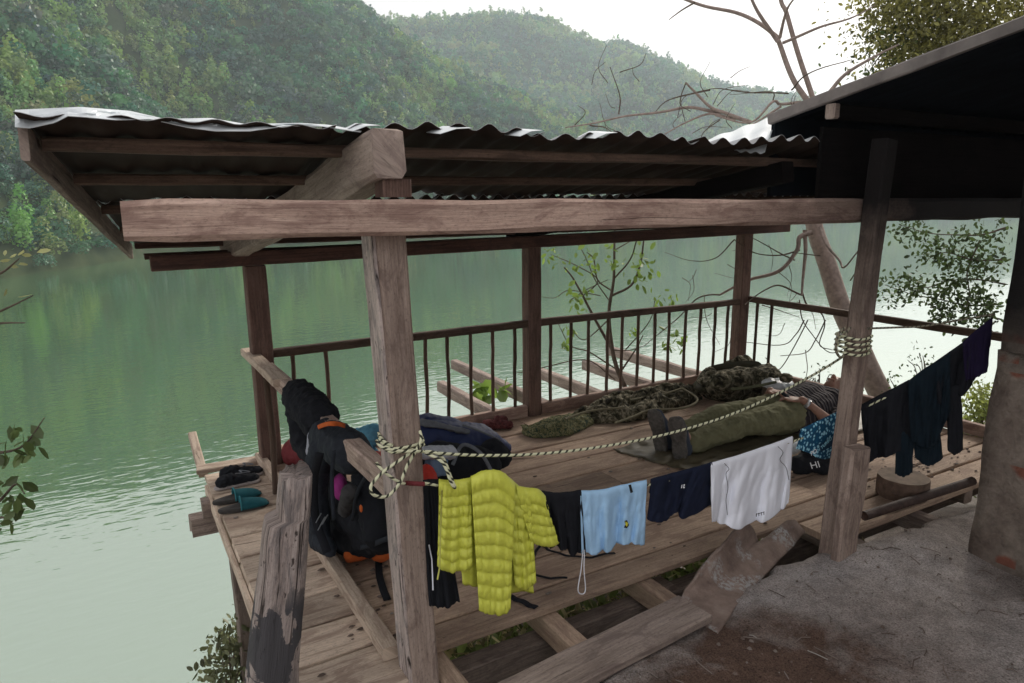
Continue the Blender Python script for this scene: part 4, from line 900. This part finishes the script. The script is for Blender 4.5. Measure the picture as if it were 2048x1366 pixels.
o=drape('camouflage_cloth',[(1150,845),(1210,835),(1270,818),(1330,806),(1400,795)],[(0,.13),(.4,.22),(1,.14)],[(0,.05),(.4,.10),(1,.10)],M_CAMO,11,.070,3.4,nv=70); tag(o,'crumpled faded camouflage cloth with loose straps, spread along the railing','cloth')
for pts in ([(1230,846),(1262,835),(1300,820),(1350,818),(1380,812),(1395,798),(1370,780),(1350,775)],[(1130,838),(1180,822),(1250,815)],[(1260,800),(1320,790),(1370,775)]):
    rr_=MB(); rr_.tube(catmull([pz(x,y,.10) for x,y in pts],6),.008,6); rr_.build('strap',fabric('pale_olive_webbing',(.20,.18,.12)),o,True)
pk=empty('camouflage_pack',zz(1450,770,0),'bulky dark camouflage army pack standing at the corner of the railing','backpack')
blob('main_body',[('c',zz(1435,775,.10),zz(1530,760,.12),.12,.13,1),('c',zz(1430,760,.20,-.05),zz(1530,752,.20,-.05),.075,.07),('c',zz(1405,775,.10),zz(1420,750,.16),.06,.06)],M_CAMO,pk,vox=.008,dis=((.13,.07),(.06,.02)))
drape('flap',[(1400,790),(1440,775),(1490,768),(1545,765)],[(0,.08),(.5,.12),(1,.08)],[(0,.12),(.5,.22),(1,.16)],M_CAMO,23,.05,5,pk)
strap('strap',[zz(1395,780,.12),zz(1410,745,.17),zz(1450,732,.22),zz(1510,728,.24),zz(1520,740,.22)],.05,fabric('dark_olive_webbing',(.07,.065,.045)),pk)
strap('strap',[zz(1440,772,.24,-.1),zz(1480,768,.24,-.1),zz(1530,758,.24,-.1)],.02,F_OLIVE,pk)
o=blob('cloth_bag',[('e',zz(1555,775,.10),(.13,.12,.11))],fabric('tan_canvas',(.24,.19,.14)),dis=((.05,.02),)); tag(o,'round tan cloth bag between camouflage pack and lying man','bag')
o2=blob('plastic_bag',[('e',zz(1555,768,.20),(.12,.11,.035))],fabric('white_plastic',(.75,.78,.8),rough=.35),dis=((.04,.03),(.012,.012))); tag(o2,'crumpled white plastic bag lying on the tan cloth bag','bag')
o=blob('pouch',[('e',zz(1572,756,.27),(.045,.05,.035)),('c',zz(1545,750,.27),zz(1500,745,.24),.02,.02)],M_CAMO,vox=.006,dis=((.02,.015),)); tag(o,'small dark pouch resting on the white plastic bag','pouch')
# black bag in front of the man
kb=blob('bag',[('c',zz(1600,930,.05),zz(1650,915,.06),.06,.07),('e',zz(1625,905,.10),(.07,.06,.06)),('e',zz(1640,938,.03),(.06,.05,.03))],F_BLACK,dis=((.05,.03),)); tag(kb,'black bag with white lettering below the printed swim shorts','bag')
text('HI',1622,938,lambda x,y:pz(x,y,.10)+(EYE-pz(x,y,.10)).normalized()*.07,.052,M_WP,kb,tilt=.35,face=-.85)
o=blob('plastic_bag',[('c',zz(1588,900,.06),zz(1600,890,.08),.03,.03)],fabric('white_plastic_film',(.6,.63,.66),rough=.4),vox=.006,dis=((.02,.015),)); tag(o,'small clear plastic bag peeking out beside the black bag','bag')

# ------------------------------------------------------------------ sleeping mat and man
def matz(u,v): return .004+.030*max(0,.8-abs(fbm(u*8+v*2,v*3-u,2,4))*3.5)*(.3+abs(fbm(u*3,v*2,7,2)))+.004*abs(fbm(u*25,v*12,3,2))
C4=[pz(1240,905,0),pz(1395,945,0),pz(1905,800,0)+Vector((-.15,0,0)),pz(1700,760,0)]
C4=[Vector((2.62,3.27,0)),Vector((2.80,2.74,0)),Vector((4.72,2.72,0)),Vector((4.72,3.42,0))]
rows=[]
for i in range(70):
    u=i/69; r_=[]
    for j in range(26):
        v=j/25; p=C4[0].lerp(C4[3],u).lerp(C4[1].lerp(C4[2],u),v); p.y+=.015*math.sin(u*14)*(1 if v in(0,1) else .3)
        p.z=matz(u,v)+(.008 if v in (0,1) else 0); r_.append(p)
    rows.append(r_)
mb=MB(); mb.grid(rows); o=mb.build('sleeping_mat',fabric('brown_olive_tarp',(.095,.078,.045),var=.35,scale=12,rough=.55,spec=.4),None,True); s=o.modifiers.new('t','SOLIDIFY'); s.thickness=.004; tag(o,'crinkled brown-olive ground sheet under the lying man','ground sheet')
m,nt,b=newmat('dark_striped_shirt',.9,.15); tc=N(nt,'ShaderNodeTexCoord').outputs['Object']; wv=N(nt,'ShaderNodeTexWave'); wv.inputs['Scale'].default_value=9; wv.inputs['Distortion'].default_value=2.5; wv.inputs['Detail'].default_value=2; wv.bands_direction='X'; nt.links.new(tc,wv.inputs[0])
nt.links.new(ramp(nt,wv.outputs['Fac'],[(.55,(.032,.027,.032)),(.8,(.045,.04,.045)),(.95,(.09,.075,.075))]),b.inputs['Base Color']); bump(nt,b,wv.outputs['Fac'],.7,.012); M_SHIRT=m
MAN=empty('person',(3.85,3.0,0),'man lying on his back on the ground sheet, olive trousers, dark shirt, hands on belly','person')
M_DSOLE=plain('dusty_shoe_sole',(.125,.115,.105),.9,.4,45,.9,.006)
M_SKIN=plain('skin',(.34,.19,.135),.55,.12,25,.15,.001,.4); 
M_SKIN.node_tree.nodes['Principled BSDF'].inputs['Subsurface Weight'].default_value=.08
Vv=lambda *a:Vector(a)
hipL=Vv(3.83,2.95,.115);hipR=Vv(3.83,3.11,.115);knL=Vv(3.40,2.96,.135);knR=Vv(3.39,3.15,.14);anL=Vv(2.97,2.99,.075);anR=Vv(2.95,3.14,.075)
shL=Vv(4.34,2.90,.13);shR=Vv(4.34,3.25,.13);elL=Vv(4.05,2.76,.07);elR=Vv(4.07,3.33,.09);wrL=Vv(3.89,2.90,.235);wrR=Vv(3.88,3.15,.24)
head=Vv(4.60,3.15,.135)
def hand(wr,tip,side):
    d=(tip-wr).normalized(); s=Vector((d.y,-d.x,0)).normalized()*side; pr=[]; palm0=wr+d*.02; palm1=wr+d*.075
    for k,(o_,ln) in enumerate(((-.030,.066),(-.010,.075),(.010,.070),(.029,.055))):
        k0=palm1+s*o_; k1=k0+d*ln*.5+Vv(0,0,.003); k2=k0+d*ln*.95+Vv(0,0,-.018)
        pr+=[('c',palm0+s*o_*.7,k0,.013,.011),('c',k0,k1,.0095,.0085),('c',k1,k2,.0085,.007)]
    pr+=[('c',palm0+s*-.025,palm0+s*-.052+d*.035,.012,.0095),('c',palm0+s*-.052+d*.035,palm0+s*-.056+d*.065,.009,.0075)]
    return pr
tipL=Vv(3.80,3.06,.235);tipR=Vv(3.86,2.96,.262)
body=[('e',head+Vv(0,0,.005),(.112,.076,.098)),('e',head+Vv(-.062,0,.03),(.055,.054,.062)),('c',head+Vv(-.08,0,.07),head+Vv(-.095,0,.062),.022,.018),
 ('c',head+Vv(-.028,0,.103),head+Vv(-.042,0,.122),.011,.014),('c',head+Vv(-.066,-.02,.098),head+Vv(-.066,.02,.098),.0095,.0095),
 ('e',head+Vv(.0,-.078,.0),(.032,.010,.018)),('e',head+Vv(.0,.078,.0),(.032,.010,.018)),('c',head+Vv(.012,-.045,.092),head+Vv(.012,.045,.092),.014,.014),
 ('c',head+Vv(-.06,0,-.01),Vv(4.38,3.09,.12),.052,.06),('c',Vv(4.28,2.99,.13),Vv(4.28,3.17,.13),.10,.10),('c',Vv(4.2,3.07,.13),Vv(3.9,3.03,.12),.12,.11),
 ('c',shL,elL,.048,.038),('c',elL,wrL,.040,.027),('c',shR,elR,.048,.038),('c',elR,wrR,.040,.027),
 ('c',hipL,knL,.075,.05),('c',knL,anL,.05,.032),('c',hipR,knR,.075,.05),('c',knR,anR,.05,.032),('c',anL,anL+Vv(-.03,0,.06),.035,.03),('c',anR,anR+Vv(-.03,0,.06),.035,.03)]+hand(wrL,tipL,1)+hand(wrR,tipR,-1)
blob('body',body,M_SKIN,MAN,vox=.0055,smooth=1)
eyes=MB()
for s in (-1,1):
    eyes.tube([head+Vv(-.008,s*.030-.014,.098),head+Vv(-.012,s*.030,.102),head+Vv(-.008,s*.030+.014,.098)],.0022,5)
eyes.build('closed_eyes',F_BLACK,MAN,True)
blob('hair',[('e',head+Vv(.035,0,-.012),(.092,.083,.092)),('e',head+Vv(.075,0,.03),(.045,.06,.06))],fabric('short_greying_hair',(.05,.042,.036),var=.5,scale=90),MAN,vox=.006,dis=((.012,.006),))
blob('shirt',[('c',Vv(4.30,2.97,.135),Vv(4.30,3.20,.135),.105,.105),('c',Vv(4.22,3.08,.14),Vv(3.93,3.04,.13),.135,.13,.95),('c',Vv(4.22,2.99,.11),Vv(3.92,2.93,.10),.125,.115),('c',Vv(4.2,3.16,.12),Vv(3.93,3.13,.11),.11,.11),('c',shL,shL.lerp(elL,.8),.064,.06),('c',shR,shR.lerp(elR,.8),.064,.06)],M_SHIRT,MAN,vox=.007,dis=((.09,.018),(.03,.008)))
blob('trousers',[('c',Vv(3.85,2.95,.115),Vv(3.85,3.11,.115),.115,.115),('c',hipL,knL,.112,.080),('c',knL,anL+Vv(.03,0,.0),.080,.060),('c',hipR,knR,.105,.078),('c',knR,anR+Vv(.03,0,0),.078,.058),('c',anL+Vv(.10,0,0),anL+Vv(.03,0,0),.062,.066),('c',anR+Vv(.10,0,0),anR+Vv(.03,0,0),.06,.064)],fabric('olive_trouser_cloth',(.17,.165,.095),var=.14,scale=12),MAN,vox=.0055,dis=((.14,.030),(.05,.020),(.018,.006)))
mb=MB(); mb.tube([Vv(3.855,2.90,.06),Vv(3.85,2.93,.21),Vv(3.85,3.03,.262),Vv(3.85,3.13,.21)],.014,6); mb.build('belt',F_BLACK,MAN,True)
wdv=(wrL-elL).normalized(); mb=MB(); wc=wrL-wdv*.035; mb.tube([wc-wdv*.012,wc+wdv*.012],.034,16); wt=mb.build('watch',plain('watch_steel',(.55,.56,.58),.3,.1,metal=.7),MAN,True)
for an,deg in ((anL,24),(anR,14)):
    y=an.y; Mr=Matrix.Translation((2.95,y,.05))@Matrix.Rotation(R(deg),4,'Z')@Matrix.Rotation(R(-15),4,'Y')@Matrix.Diagonal((1.08,1.12,1.08,1))@Matrix.Translation((-2.95,-y,-.05)); T=lambda *a:Mr@Vv(*a)
    sh=blob('shoe',[('c',T(2.925,y,.05),T(2.90,y,.20),.047,.044),('c',T(2.93,y,.045),T(2.99,y,.07),.045,.050),('c',T(2.90,y,.19),T(2.875,y,.265),.045,.037)],fabric('blue_grey_shoe',(.055,.065,.09)),MAN,vox=.006)
    rows=[]
    out=[(-.13,.0),(-.12,.03),(-.06,.038),(0,.034),(.05,.042),(.10,.044),(.14,.03),(.152,0)]; out=out+[(a,-b_) for a,b_ in out[-2:0:-1]]
    for off,sc in ((.0,1.08),(-.020,1.12),(-.024,1.02),(-.020,.6),(-.020,.02)):
        rows.append([T(2.880-.12*max(0,a)+off,y+b_*sc,.148+a*sc) for a,b_ in out])
    mb=MB(); mb.grid(rows,None,True); mb.build('sole',M_DSOLE,sh,True)

# ------------------------------------------------------------------ vegetation
def leaves(name,centres,n,size,mat,parent,spread=.1,droop=.3,seed=1,aspect=.45):
    rnd=np.random.RandomState(seed); V=[];F=[]
    for c in centres:
        for _ in range(n):
            p=np.array(c[:3])+rnd.randn(3)*spread*(c[3] if len(c)>3 else 1)
            d=rnd.randn(3); d[2]-=droop; d/=np.linalg.norm(d); s=size*rnd.uniform(.6,1.25)
            n_=np.cross(d,rnd.randn(3)); n_/=np.linalg.norm(n_)+1e-9; q=np.cross(d,n_)
            b=len(V); V+= [p,p+d*s*.35+n_*s*aspect*.5+q*s*.05,p+d*s*.75+n_*s*aspect*.42+q*s*.03,p+d*s,p+d*s*.75-n_*s*aspect*.42+q*s*.03,p+d*s*.35-n_*s*aspect*.5+q*s*.05]
            F+= [(b,b+1,b+2,b+3),(b,b+3,b+4,b+5)]
    me=bpy.data.meshes.new(name); me.from_pydata([tuple(v) for v in V],[],F); return link(name,me,mat,parent)
M_BARK=plain('pale_grey_bark',(.30,.235,.205),.9,.3,22,.5,.006); M_BARKD=plain('dark_twig_bark',(.11,.085,.065),.9,.3,30,.4,.004)
L_GREEN=leafmat('fresh_green_leaves',(.17,.26,.05),trans=.5); L_DARK=leafmat('dark_green_leaves',(.055,.085,.025),trans=.4,var=.6); L_DRY=leafmat('dry_grass_and_leaves',(.52,.45,.26),trans=.3,var=.6)
L_AUT=leafmat('olive_yellow_leaves',(.20,.19,.055),trans=.5,var=.6)
BT=empty('bare_tree',pD(1765,800,7.3),'leaning bare tree with pale trunk, forked above the roof, branches trailing over the railing','tree')
def px3(pts,D0,D1=None):
    D1=D0 if D1 is None else D1; n=len(pts)
    return [pD(x,y,D0+(D1-D0)*i/(n-1)) for i,(x,y) in enumerate(pts)]
def branch(name,pts,r0,r1,D0,D1,par,mat,k=6,wig=.012):
    P=catmull(px3(pts,D0,D1),k); n=len(P); P=[p+mnoise.noise_vector(p*3.1)*wig for p in P]
    mb=MB(); mb.tube(P,[r0+(r1-r0)*(i/(n-1)) for i in range(n)],8 if r0>.02 else 6); return mb.build(name,mat,par,True)
tk=branch('trunk',[(1785,850),(1765,795),(1722,705),(1682,610),(1650,520),(1628,455),(1616,380),(1614,310)],.11,.055,7.3,6.7,BT,M_BARK)
branch('limb',[(1610,330),(1628,235),(1617,206),(1588,162),(1560,88),(1545,66),(1483,28),(1400,8),(1340,-10)],.030,.010,6.7,6.6,BT,M_BARK)
branch('limb',[(1620,320),(1640,245),(1628,204),(1611,153),(1589,88),(1573,26),(1562,0),(1550,-80)],.025,.015,6.7,6.8,BT,M_BARK)
BR=[([(1556,82),(1520,30),(1495,-20)],.018,.01),([(1560,75),(1572,20),(1592,-10)],.014,.006),([(1566,85),(1640,55),(1700,38),(1750,10)],.013,.004),([(1390,5),(1360,25),(1338,42)],.008,.003),
([(1655,190),(1690,150),(1750,115),(1800,90)],.018,.006),([(1582,180),(1612,150),(1700,120)],.008,.003),
([(1600,205),(1560,210),(1545,205),(1500,245),(1430,230)],.015,.005),([(1500,245),(1455,228),(1420,215),(1390,185),(1372,165)],.019,.008),([(1440,228),(1380,215),(1330,222),(1250,232),(1180,248),(1130,255)],.016,.005),([(1470,240),(1420,228),(1370,245),(1330,268)],.013,.005),([(1372,165),(1362,200),(1372,245)],.006,.003),([(1420,180),(1340,200),(1310,225)],.008,.003),
([(1235,230),(1238,190),(1220,135)],.007,.003),([(1240,145),(1280,130),(1293,105)],.005,.002),([(1180,250),(1210,255),(1232,270)],.008,.003),([(1560,215),(1520,240),(1490,255)],.01,.004),([(1575,188),(1500,185),(1430,178),(1380,190)],.007,.002),([(1545,205),(1540,185),(1460,190)],.006,.002),([(1440,240),(1410,262),(1400,280)],.006,.003),([(1150,250),(1170,225),(1155,210)],.005,.002),
# below the roof
([(1625,465),(1600,475),(1595,500),(1560,540),(1500,560),(1468,575),(1440,590)],.022,.009),([(1610,460),(1612,500),(1608,545),(1605,590)],.02,.009),([(1605,590),(1560,570),(1530,580),(1490,610)],.009,.004),([(1605,580),(1615,610),(1640,625),(1650,650),(1640,690),(1665,700)],.009,.003),([(1640,455),(1655,490),(1680,520),(1690,535),(1720,500)],.014,.005),([(1440,590),(1420,590),(1390,600),(1350,640),(1290,690)],.009,.003),
([(1590,520),(1550,500),(1495,470)],.007,.003),([(1600,500),(1560,510),(1510,505),(1470,480)],.008,.003),([(1470,480),(1430,515),(1380,520),(1330,505)],.006,.002),([(1608,640),(1590,670),(1560,690),(1460,682)],.006,.003),([(1615,640),(1585,700),(1555,740),(1530,715)],.006,.003),([(1650,640),(1630,680),(1610,705),(1560,712)],.006,.003),([(1600,600),(1605,640),(1625,670),(1660,705),(1700,690)],.006,.003),([(1525,610),(1570,625),(1600,635)],.005,.002),([(1700,560),(1720,540),(1760,530)],.006,.002),([(1640,510),(1590,505)],.006,.003),([(1610,700),(1615,740),(1600,800)],.004,.002),([(1555,740),(1556,770)],.004,.002),([(1410,590),(1415,640),(1440,690)],.004,.002)]
for pts,a,b_ in BR: branch('branch',pts,a,b_,6.6,6.3+random.uniform(-.4,.4),BT,M_BARK if a>.009 else M_BARKD)
rnd=random.Random(4)
for i in range(46):
    x=rnd.uniform(1180,1600);y=rnd.choice([rnd.uniform(150,270),rnd.uniform(470,690)]); a=rnd.uniform(-2.6,-.4)*(1 if y<300 else -1); L=rnd.uniform(30,80)
    pts=[(x,y),(x+L*.5*math.cos(a)+rnd.uniform(-6,6),y+L*.5*math.sin(a)+rnd.uniform(-6,6)),(x+L*math.cos(a+.4),y+L*math.sin(a+.4))]
    if y>300 and x<1330: continue
    branch('twig',pts,.0035,.0018,6.5,6.4,BT,M_BARKD,4)
# leafy sapling behind the railing
SP=empty('sapling',pD(1245,780,6.4),'young tree with fresh green leaves and bare stems just behind the railing','sapling')
for pts,a,b_ in (([(1260,800),(1235,740),(1222,680),(1218,620),(1226,560),(1228,500),(1230,455)],.024,.008),([(1225,700),(1190,640),(1165,590),(1145,555),(1128,535)],.016,.006),([(1223,590),(1262,570),(1280,530),(1288,490),(1290,455)],.013,.006),([(1226,560),(1260,520),(1275,480)],.008,.005),([(1222,580),(1195,560),(1188,520),(1175,505)],.008,.004),([(1165,590),(1195,560),(1150,530),(1100,508)],.007,.003),([(1235,740),(1180,705),(1140,690),(1110,640)],.008,.003),([(1240,745),(1270,700),(1285,670)],.010,.004),([(1218,600),(1190,560),(1165,500),(1130,460)],.006,.003),([(1140,600),(1170,580),(1215,560)],.005,.003),([(1230,760),(1170,720),(1060,740),(1030,745)],.007,.003),([(1225,700),(1260,700),(1290,690)],.006,.003),([(1230,500),(1270,478),(1300,468)],.006,.003),([(1200,590),(1140,580),(1110,595),(1080,592)],.005,.002),([(1250,700),(1300,640),(1310,600)],.006,.003),([(1215,640),(1170,680),(1140,660)],.006,.003)):
    branch('stem',pts,a,b_,6.4,6.2,SP,M_BARKD)
cs=[]
for x,y,s in ((1085,500,1),(1100,508,1),(1130,520,1),(1175,508,1),(1190,520,1),(1185,540,.8),(1280,510,1.3),(1295,535,1.3),(1300,550,1.2),(1285,560,1),(1275,520,1),(1150,600,1),(1160,580,1),(1145,590,.8),(1160,620,.8),(1230,530,.7),(1225,500,.8),(1345,595,.6),(1320,600,.5),(1350,665,1),(1358,685,.8),(1335,690,.4),(1140,660,.7),(1135,690,.6),(1265,665,.5),(1155,535,.5)):
    cs.append(tuple(pD(x,y,6.2))+(s,))
leaves('foliage',cs,8,.07,L_GREEN,SP,.05,1.0,3,.5)
o=leaves('leaf_cluster',[tuple(pD(x,y,6.0))+(1,) for x,y in ((965,768),(985,765),(1000,775),(950,778),(975,800),(960,812))],3,.14,L_GREEN,SP,.04,.3,9,.8)
# leafy tree on the right
LT=empty('leafy_tree',Vector((9.3,3.5,-.6)),'dense leafy tree behind the hut roof, small olive leaves','tree')
mb=MB(); mb.tube(catmull([(9.3,3.5,-1.0),(9.25,3.55,.6),(9.2,3.6,2.2),(9.0,3.8,3.6),(8.9,4.0,5.5)],6),[.14-.09*i/24 for i in range(25)],10); mb.build('trunk',M_BARKD,LT,True)
rnd=random.Random(12); cl1=[];cl2=[]
def inpoly(cx,cy,rx,ry,D,n,dd=.5,lst=None):
    for _ in range(n):
        a=rnd.uniform(0,6.28);r=rnd.random()**.5; lst.append(tuple(pD(cx+rx*r*math.cos(a),cy+ry*r*math.sin(a),D+rnd.uniform(-dd,dd)))+(rnd.uniform(.6,1.3),))
inpoly(1880,70,120,110,8.2,70,.8,cl1); inpoly(1960,20,140,120,8.4,70,.8,cl1); inpoly(1790,30,60,60,8.0,22,.4,cl1); inpoly(1770,90,55,25,8.0,9,.3,cl2); inpoly(1760,120,40,60,8.0,8,.3,cl2);inpoly(1850,130,60,60,8.1,24,.4,cl1); inpoly(1990,-60,200,100,8.6,50,.8,cl1)
o=leaves('foliage',cl1,85,.046,L_AUT,LT,.17,.4,21,.5); leaves('foliage',cl2,26,.045,L_DARK,LT,.13,.4,22,.5)
cl3=[]; LB=([(2010,455),(1960,470),(1900,470),(1850,465),(1800,450)],[(2010,520),(1950,520),(1890,505),(1850,520)],[(2010,570),(1960,560),(1900,560),(1850,575),(1790,560)],[(2000,610),(1940,610),(1890,600),(1830,590),(1770,570)],[(2000,640),(1950,630),(1910,640),(1870,625)],[(1960,480),(1935,540),(1940,590),(1925,640)])
for pts in LB:
    branch('branch',pts,.009,.003,7.5,7.3,LT,M_BARKD)
    P_=catmull(px3(pts,7.5,7.3),6)
    for p_ in P_[2:]:
        for _ in range(2): q_=p_+Vector((rnd.gauss(0,.09),rnd.gauss(0,.09),rnd.gauss(0,.07))); cl3.append((q_.x,q_.y,q_.z,rnd.uniform(.5,1.2)))
leaves('foliage',cl3,9,.048,L_DARK,LT,.05,.4,23,.5)
for pts in ([(1960,120),(1880,90),(1800,60),(1750,50)],[(2000,80),(1900,30),(1840,-20)],[(1900,140),(1830,130),(1770,110),(1740,140)]): branch('branch',pts,.02,.004,8.2,8.0,LT,M_BARKD)
# left edge shrub branches close to camera
LS=empty('shrub',pD(-120,900,3.2),'leafy shrub branches reaching in at the left edge','shrub')
for pts in ([(-80,905),(0,905),(50,890),(90,835)],[(-80,1080),(0,1000),(30,970),(45,990)],[(-60,560),(0,545),(40,515)],[(-80,650),(0,620),(66,590)],[(-60,655),(0,645),(50,645)],[(-80,1100),(-10,1040),(20,1050)]): branch('stem',pts,.006,.0016,2.6,2.5,LS,M_BARKD)
lfs=[(35,845),(55,880),(20,880),(45,905),(5,900),(30,905),(60,868),(30,965),(15,960),(50,985),(5,975),(35,1000),(10,1050),(0,1045),(15,1000),(50,900)]
leaves('foliage',[tuple(pD(x,y,2.5))+(1,) for x,y in lfs],3,.048,leafmat('shrub_leaves',(.10,.14,.045),trans=.4,var=.4),LS,.014,1.4,31,.55)
leaves('foliage',[tuple(pD(x,y,2.6))+(1,) for x,y in ((15,520),(35,515),(50,520),(20,545),(45,500),(5,560))],2,.04,leafmat('pale_leaves',(.40,.40,.18),trans=.4,var=.5),LS,.02,.0,32,.4)
# undergrowth: bank plants as ground cover
rnd=random.Random(5); cc=[];dd_=[]
for _ in range(900):
    X=rnd.uniform(.4,3.4); Y=lip(X)+rnd.choice([rnd.uniform(.12,2.3),rnd.uniform(.15,.9)]); z=gz(X,Y); (cc if rnd.random()<.55 else dd_).append((X,Y,z+.05,1))
for _ in range(160):
    X=rnd.uniform(4.95,7.5); Y=rnd.uniform(1.2,lip(X)+.6); z=gz(X,Y); cc.append((X,Y,z+rnd.uniform(.05,.25),1))
o=leaves('undergrowth',cc,16,.075,leafmat('undergrowth_leaves',(.22,.27,.09),trans=.4,var=.6),None,.08,-.3,41,.5); tag(o,'low green plants growing on the bank below the deck','undergrowth',kind='stuff')
o=leaves('dry_litter',dd_,16,.10,L_DRY,None,.08,0,42,.25); tag(o,'dry leaves and grass on the bank below the deck','leaf litter',kind='stuff')
def bush(name,label,cpx,D,rx,ry,n,mat,size,seed,nl=26,base=None):
    rnd_=random.Random(seed); c0=pD(cpx[0],cpx[1]+ry,D); root=empty(name,c0,label,'bush'); L=[]
    for _ in range(n):
        a=rnd_.uniform(0,6.28); r=rnd_.random()**.5; L.append(tuple(pD(cpx[0]+rx*r*math.cos(a),cpx[1]+ry*r*math.sin(a),D+rnd_.uniform(-.25,.25)))+(1,))
    leaves('foliage',L,nl,size,mat,root,.05,-.2,seed,.5)
    for k in range(10):
        q=Vector(L[k%len(L)][:3]); mb=MB(); mb.tube(catmull([c0-Vector((0,0,.3)),c0.lerp(q,.5)+Vector((0,0,.03)),q],4),[.006]*4+[.004]*4+[.002],5); mb.build('stem',M_BARKD,root,True)
L_BANK=leafmat('bank_bush_leaves',(.12,.13,.06),trans=.35,var=.5)
bush('bush','bushy plant on the bank at the lower left below the deck',(462,1330),4.9,42,80,34,L_BANK,.05,51,22)
bush('bush','dark small-leaved bush behind the hanging dark clothes',(1800,790),7.2,45,40,16,L_DARK,.034,52,10)
bush('bush','small dark bush standing beside the lying man and trunk',(1850,745),7.2,50,40,11,L_DARK,.03,53,8)
bush('bush','bright green bush beside the hut wall behind the clothesline',(1955,830),7.3,26,60,30,leafmat('yellow_green_leaves',(.26,.30,.08),trans=.5,var=.4),.045,54,30)
bush('bush','sparse seed-headed weeds behind the lying man',(1640,755),6.6,36,20,7,L_DARK,.024,55,6)
# mud debris: chips, twigs and pebbles as one litter
rnd=random.Random(6); mb=MB()
for _ in range(520):
    X=rnd.uniform(.9,3.1); Y=rnd.uniform(.5,1.72)
    if Y>lip(X)-.04: continue
    z=gz(X,Y)+.004; a=rnd.uniform(0,6.28); 
    if rnd.random()<.3:
        L=rnd.uniform(.02,.09); mb.tube([(X,Y,z),(X+L*.5*math.cos(a),Y+L*.5*math.sin(a),z+.006),(X+L*math.cos(a+.2),Y+L*math.sin(a+.2),z)],.0018,5)
    else:
        s=rnd.choice([.002,.003,.004,.006,.009]); 
        ring=[Vector((X+s*math.cos(t)*rnd.uniform(.7,1.2),Y+s*math.sin(t)*rnd.uniform(.7,1.2),z)) for t in (0,1.2,2.5,3.8,5)]
        b0=len(mb.v); mb.v+=[tuple(p) for p in ring]+[tuple(p.lerp(Vector((X,Y,z)),.4)+Vector((0,0,s*.6))) for p in ring]
        for j in range(5): mb.face([b0+j,b0+(j+1)%5,b0+5+(j+1)%5,b0+5+j])
        mb.face([b0+5+j for j in range(5)])
m,nt,b=newmat('chips',.9,.2); geo=N(nt,'ShaderNodeNewGeometry'); nt.links.new(ramp(nt,geo.outputs['Random Per Island'],[(0,(.07,.05,.04)),(.6,(.16,.12,.10)),(.93,(.22,.19,.17)),(1,(.33,.31,.28))]),b.inputs['Base Color'])
o=mb.build('ground_debris',m); tag(o,'wood chips, twigs and crumbs scattered on the mud yard','debris',kind='stuff')
rnd=random.Random(8); mb=MB()
for _ in range(330):
    X,Y=(rnd.uniform(.4,4.7),rnd.uniform(2.1,4.1)) if rnd.random()<.45 else ((rnd.gauss(.78,.08),rnd.uniform(2.1,3.6)) if rnd.random()<.5 else (rnd.gauss(4.0,.25),rnd.gauss(2.15,.1)))
    s=rnd.uniform(.002,.009);a=rnd.uniform(0,6.28);z=.003
    ring=[Vector((X+s*2*math.cos(t+a)*rnd.uniform(.7,1.2),Y+s*math.sin(t+a),z)) for t in (0,1.2,2.5,3.8,5)]
    b0=len(mb.v); mb.v+=[tuple(p) for p in ring]+[tuple(p.lerp(Vector((X,Y,z)),.4)+Vector((0,0,s*.5))) for p in ring]
    for j in range(5): mb.face([b0+j,b0+(j+1)%5,b0+5+(j+1)%5,b0+5+j])
    mb.face([b0+5+j for j in range(5)])
o=mb.build('deck_debris',m); tag(o,'crumbs of earth and dead leaves scattered on the deck planks','debris',kind='stuff')

# ------------------------------------------------------------------ haze
bm=bmesh.new(); bmesh.ops.create_cube(bm,size=1,matrix=Matrix.Translation((150,250,65))@Matrix.Diagonal((1500,1500,156,1)))
me=bpy.data.meshes.new('haze'); bm.to_mesh(me); bm.free()
m=bpy.data.materials.new('haze'); m.use_nodes=True; nt=m.node_tree; nt.nodes.clear(); o_=N(nt,'ShaderNodeOutputMaterial'); pv=N(nt,'ShaderNodeVolumePrincipled')
pv.inputs['Color'].default_value=(.80,.92,1,1); pv.inputs['Density'].default_value=.00060; pv.inputs['Anisotropy'].default_value=.3; nt.links.new(pv.outputs[0],o_.inputs['Volume'])
hzb=link('haze',me,m); tag(hzb,'thin bluish haze over the lake and hills','haze',kind='stuff')
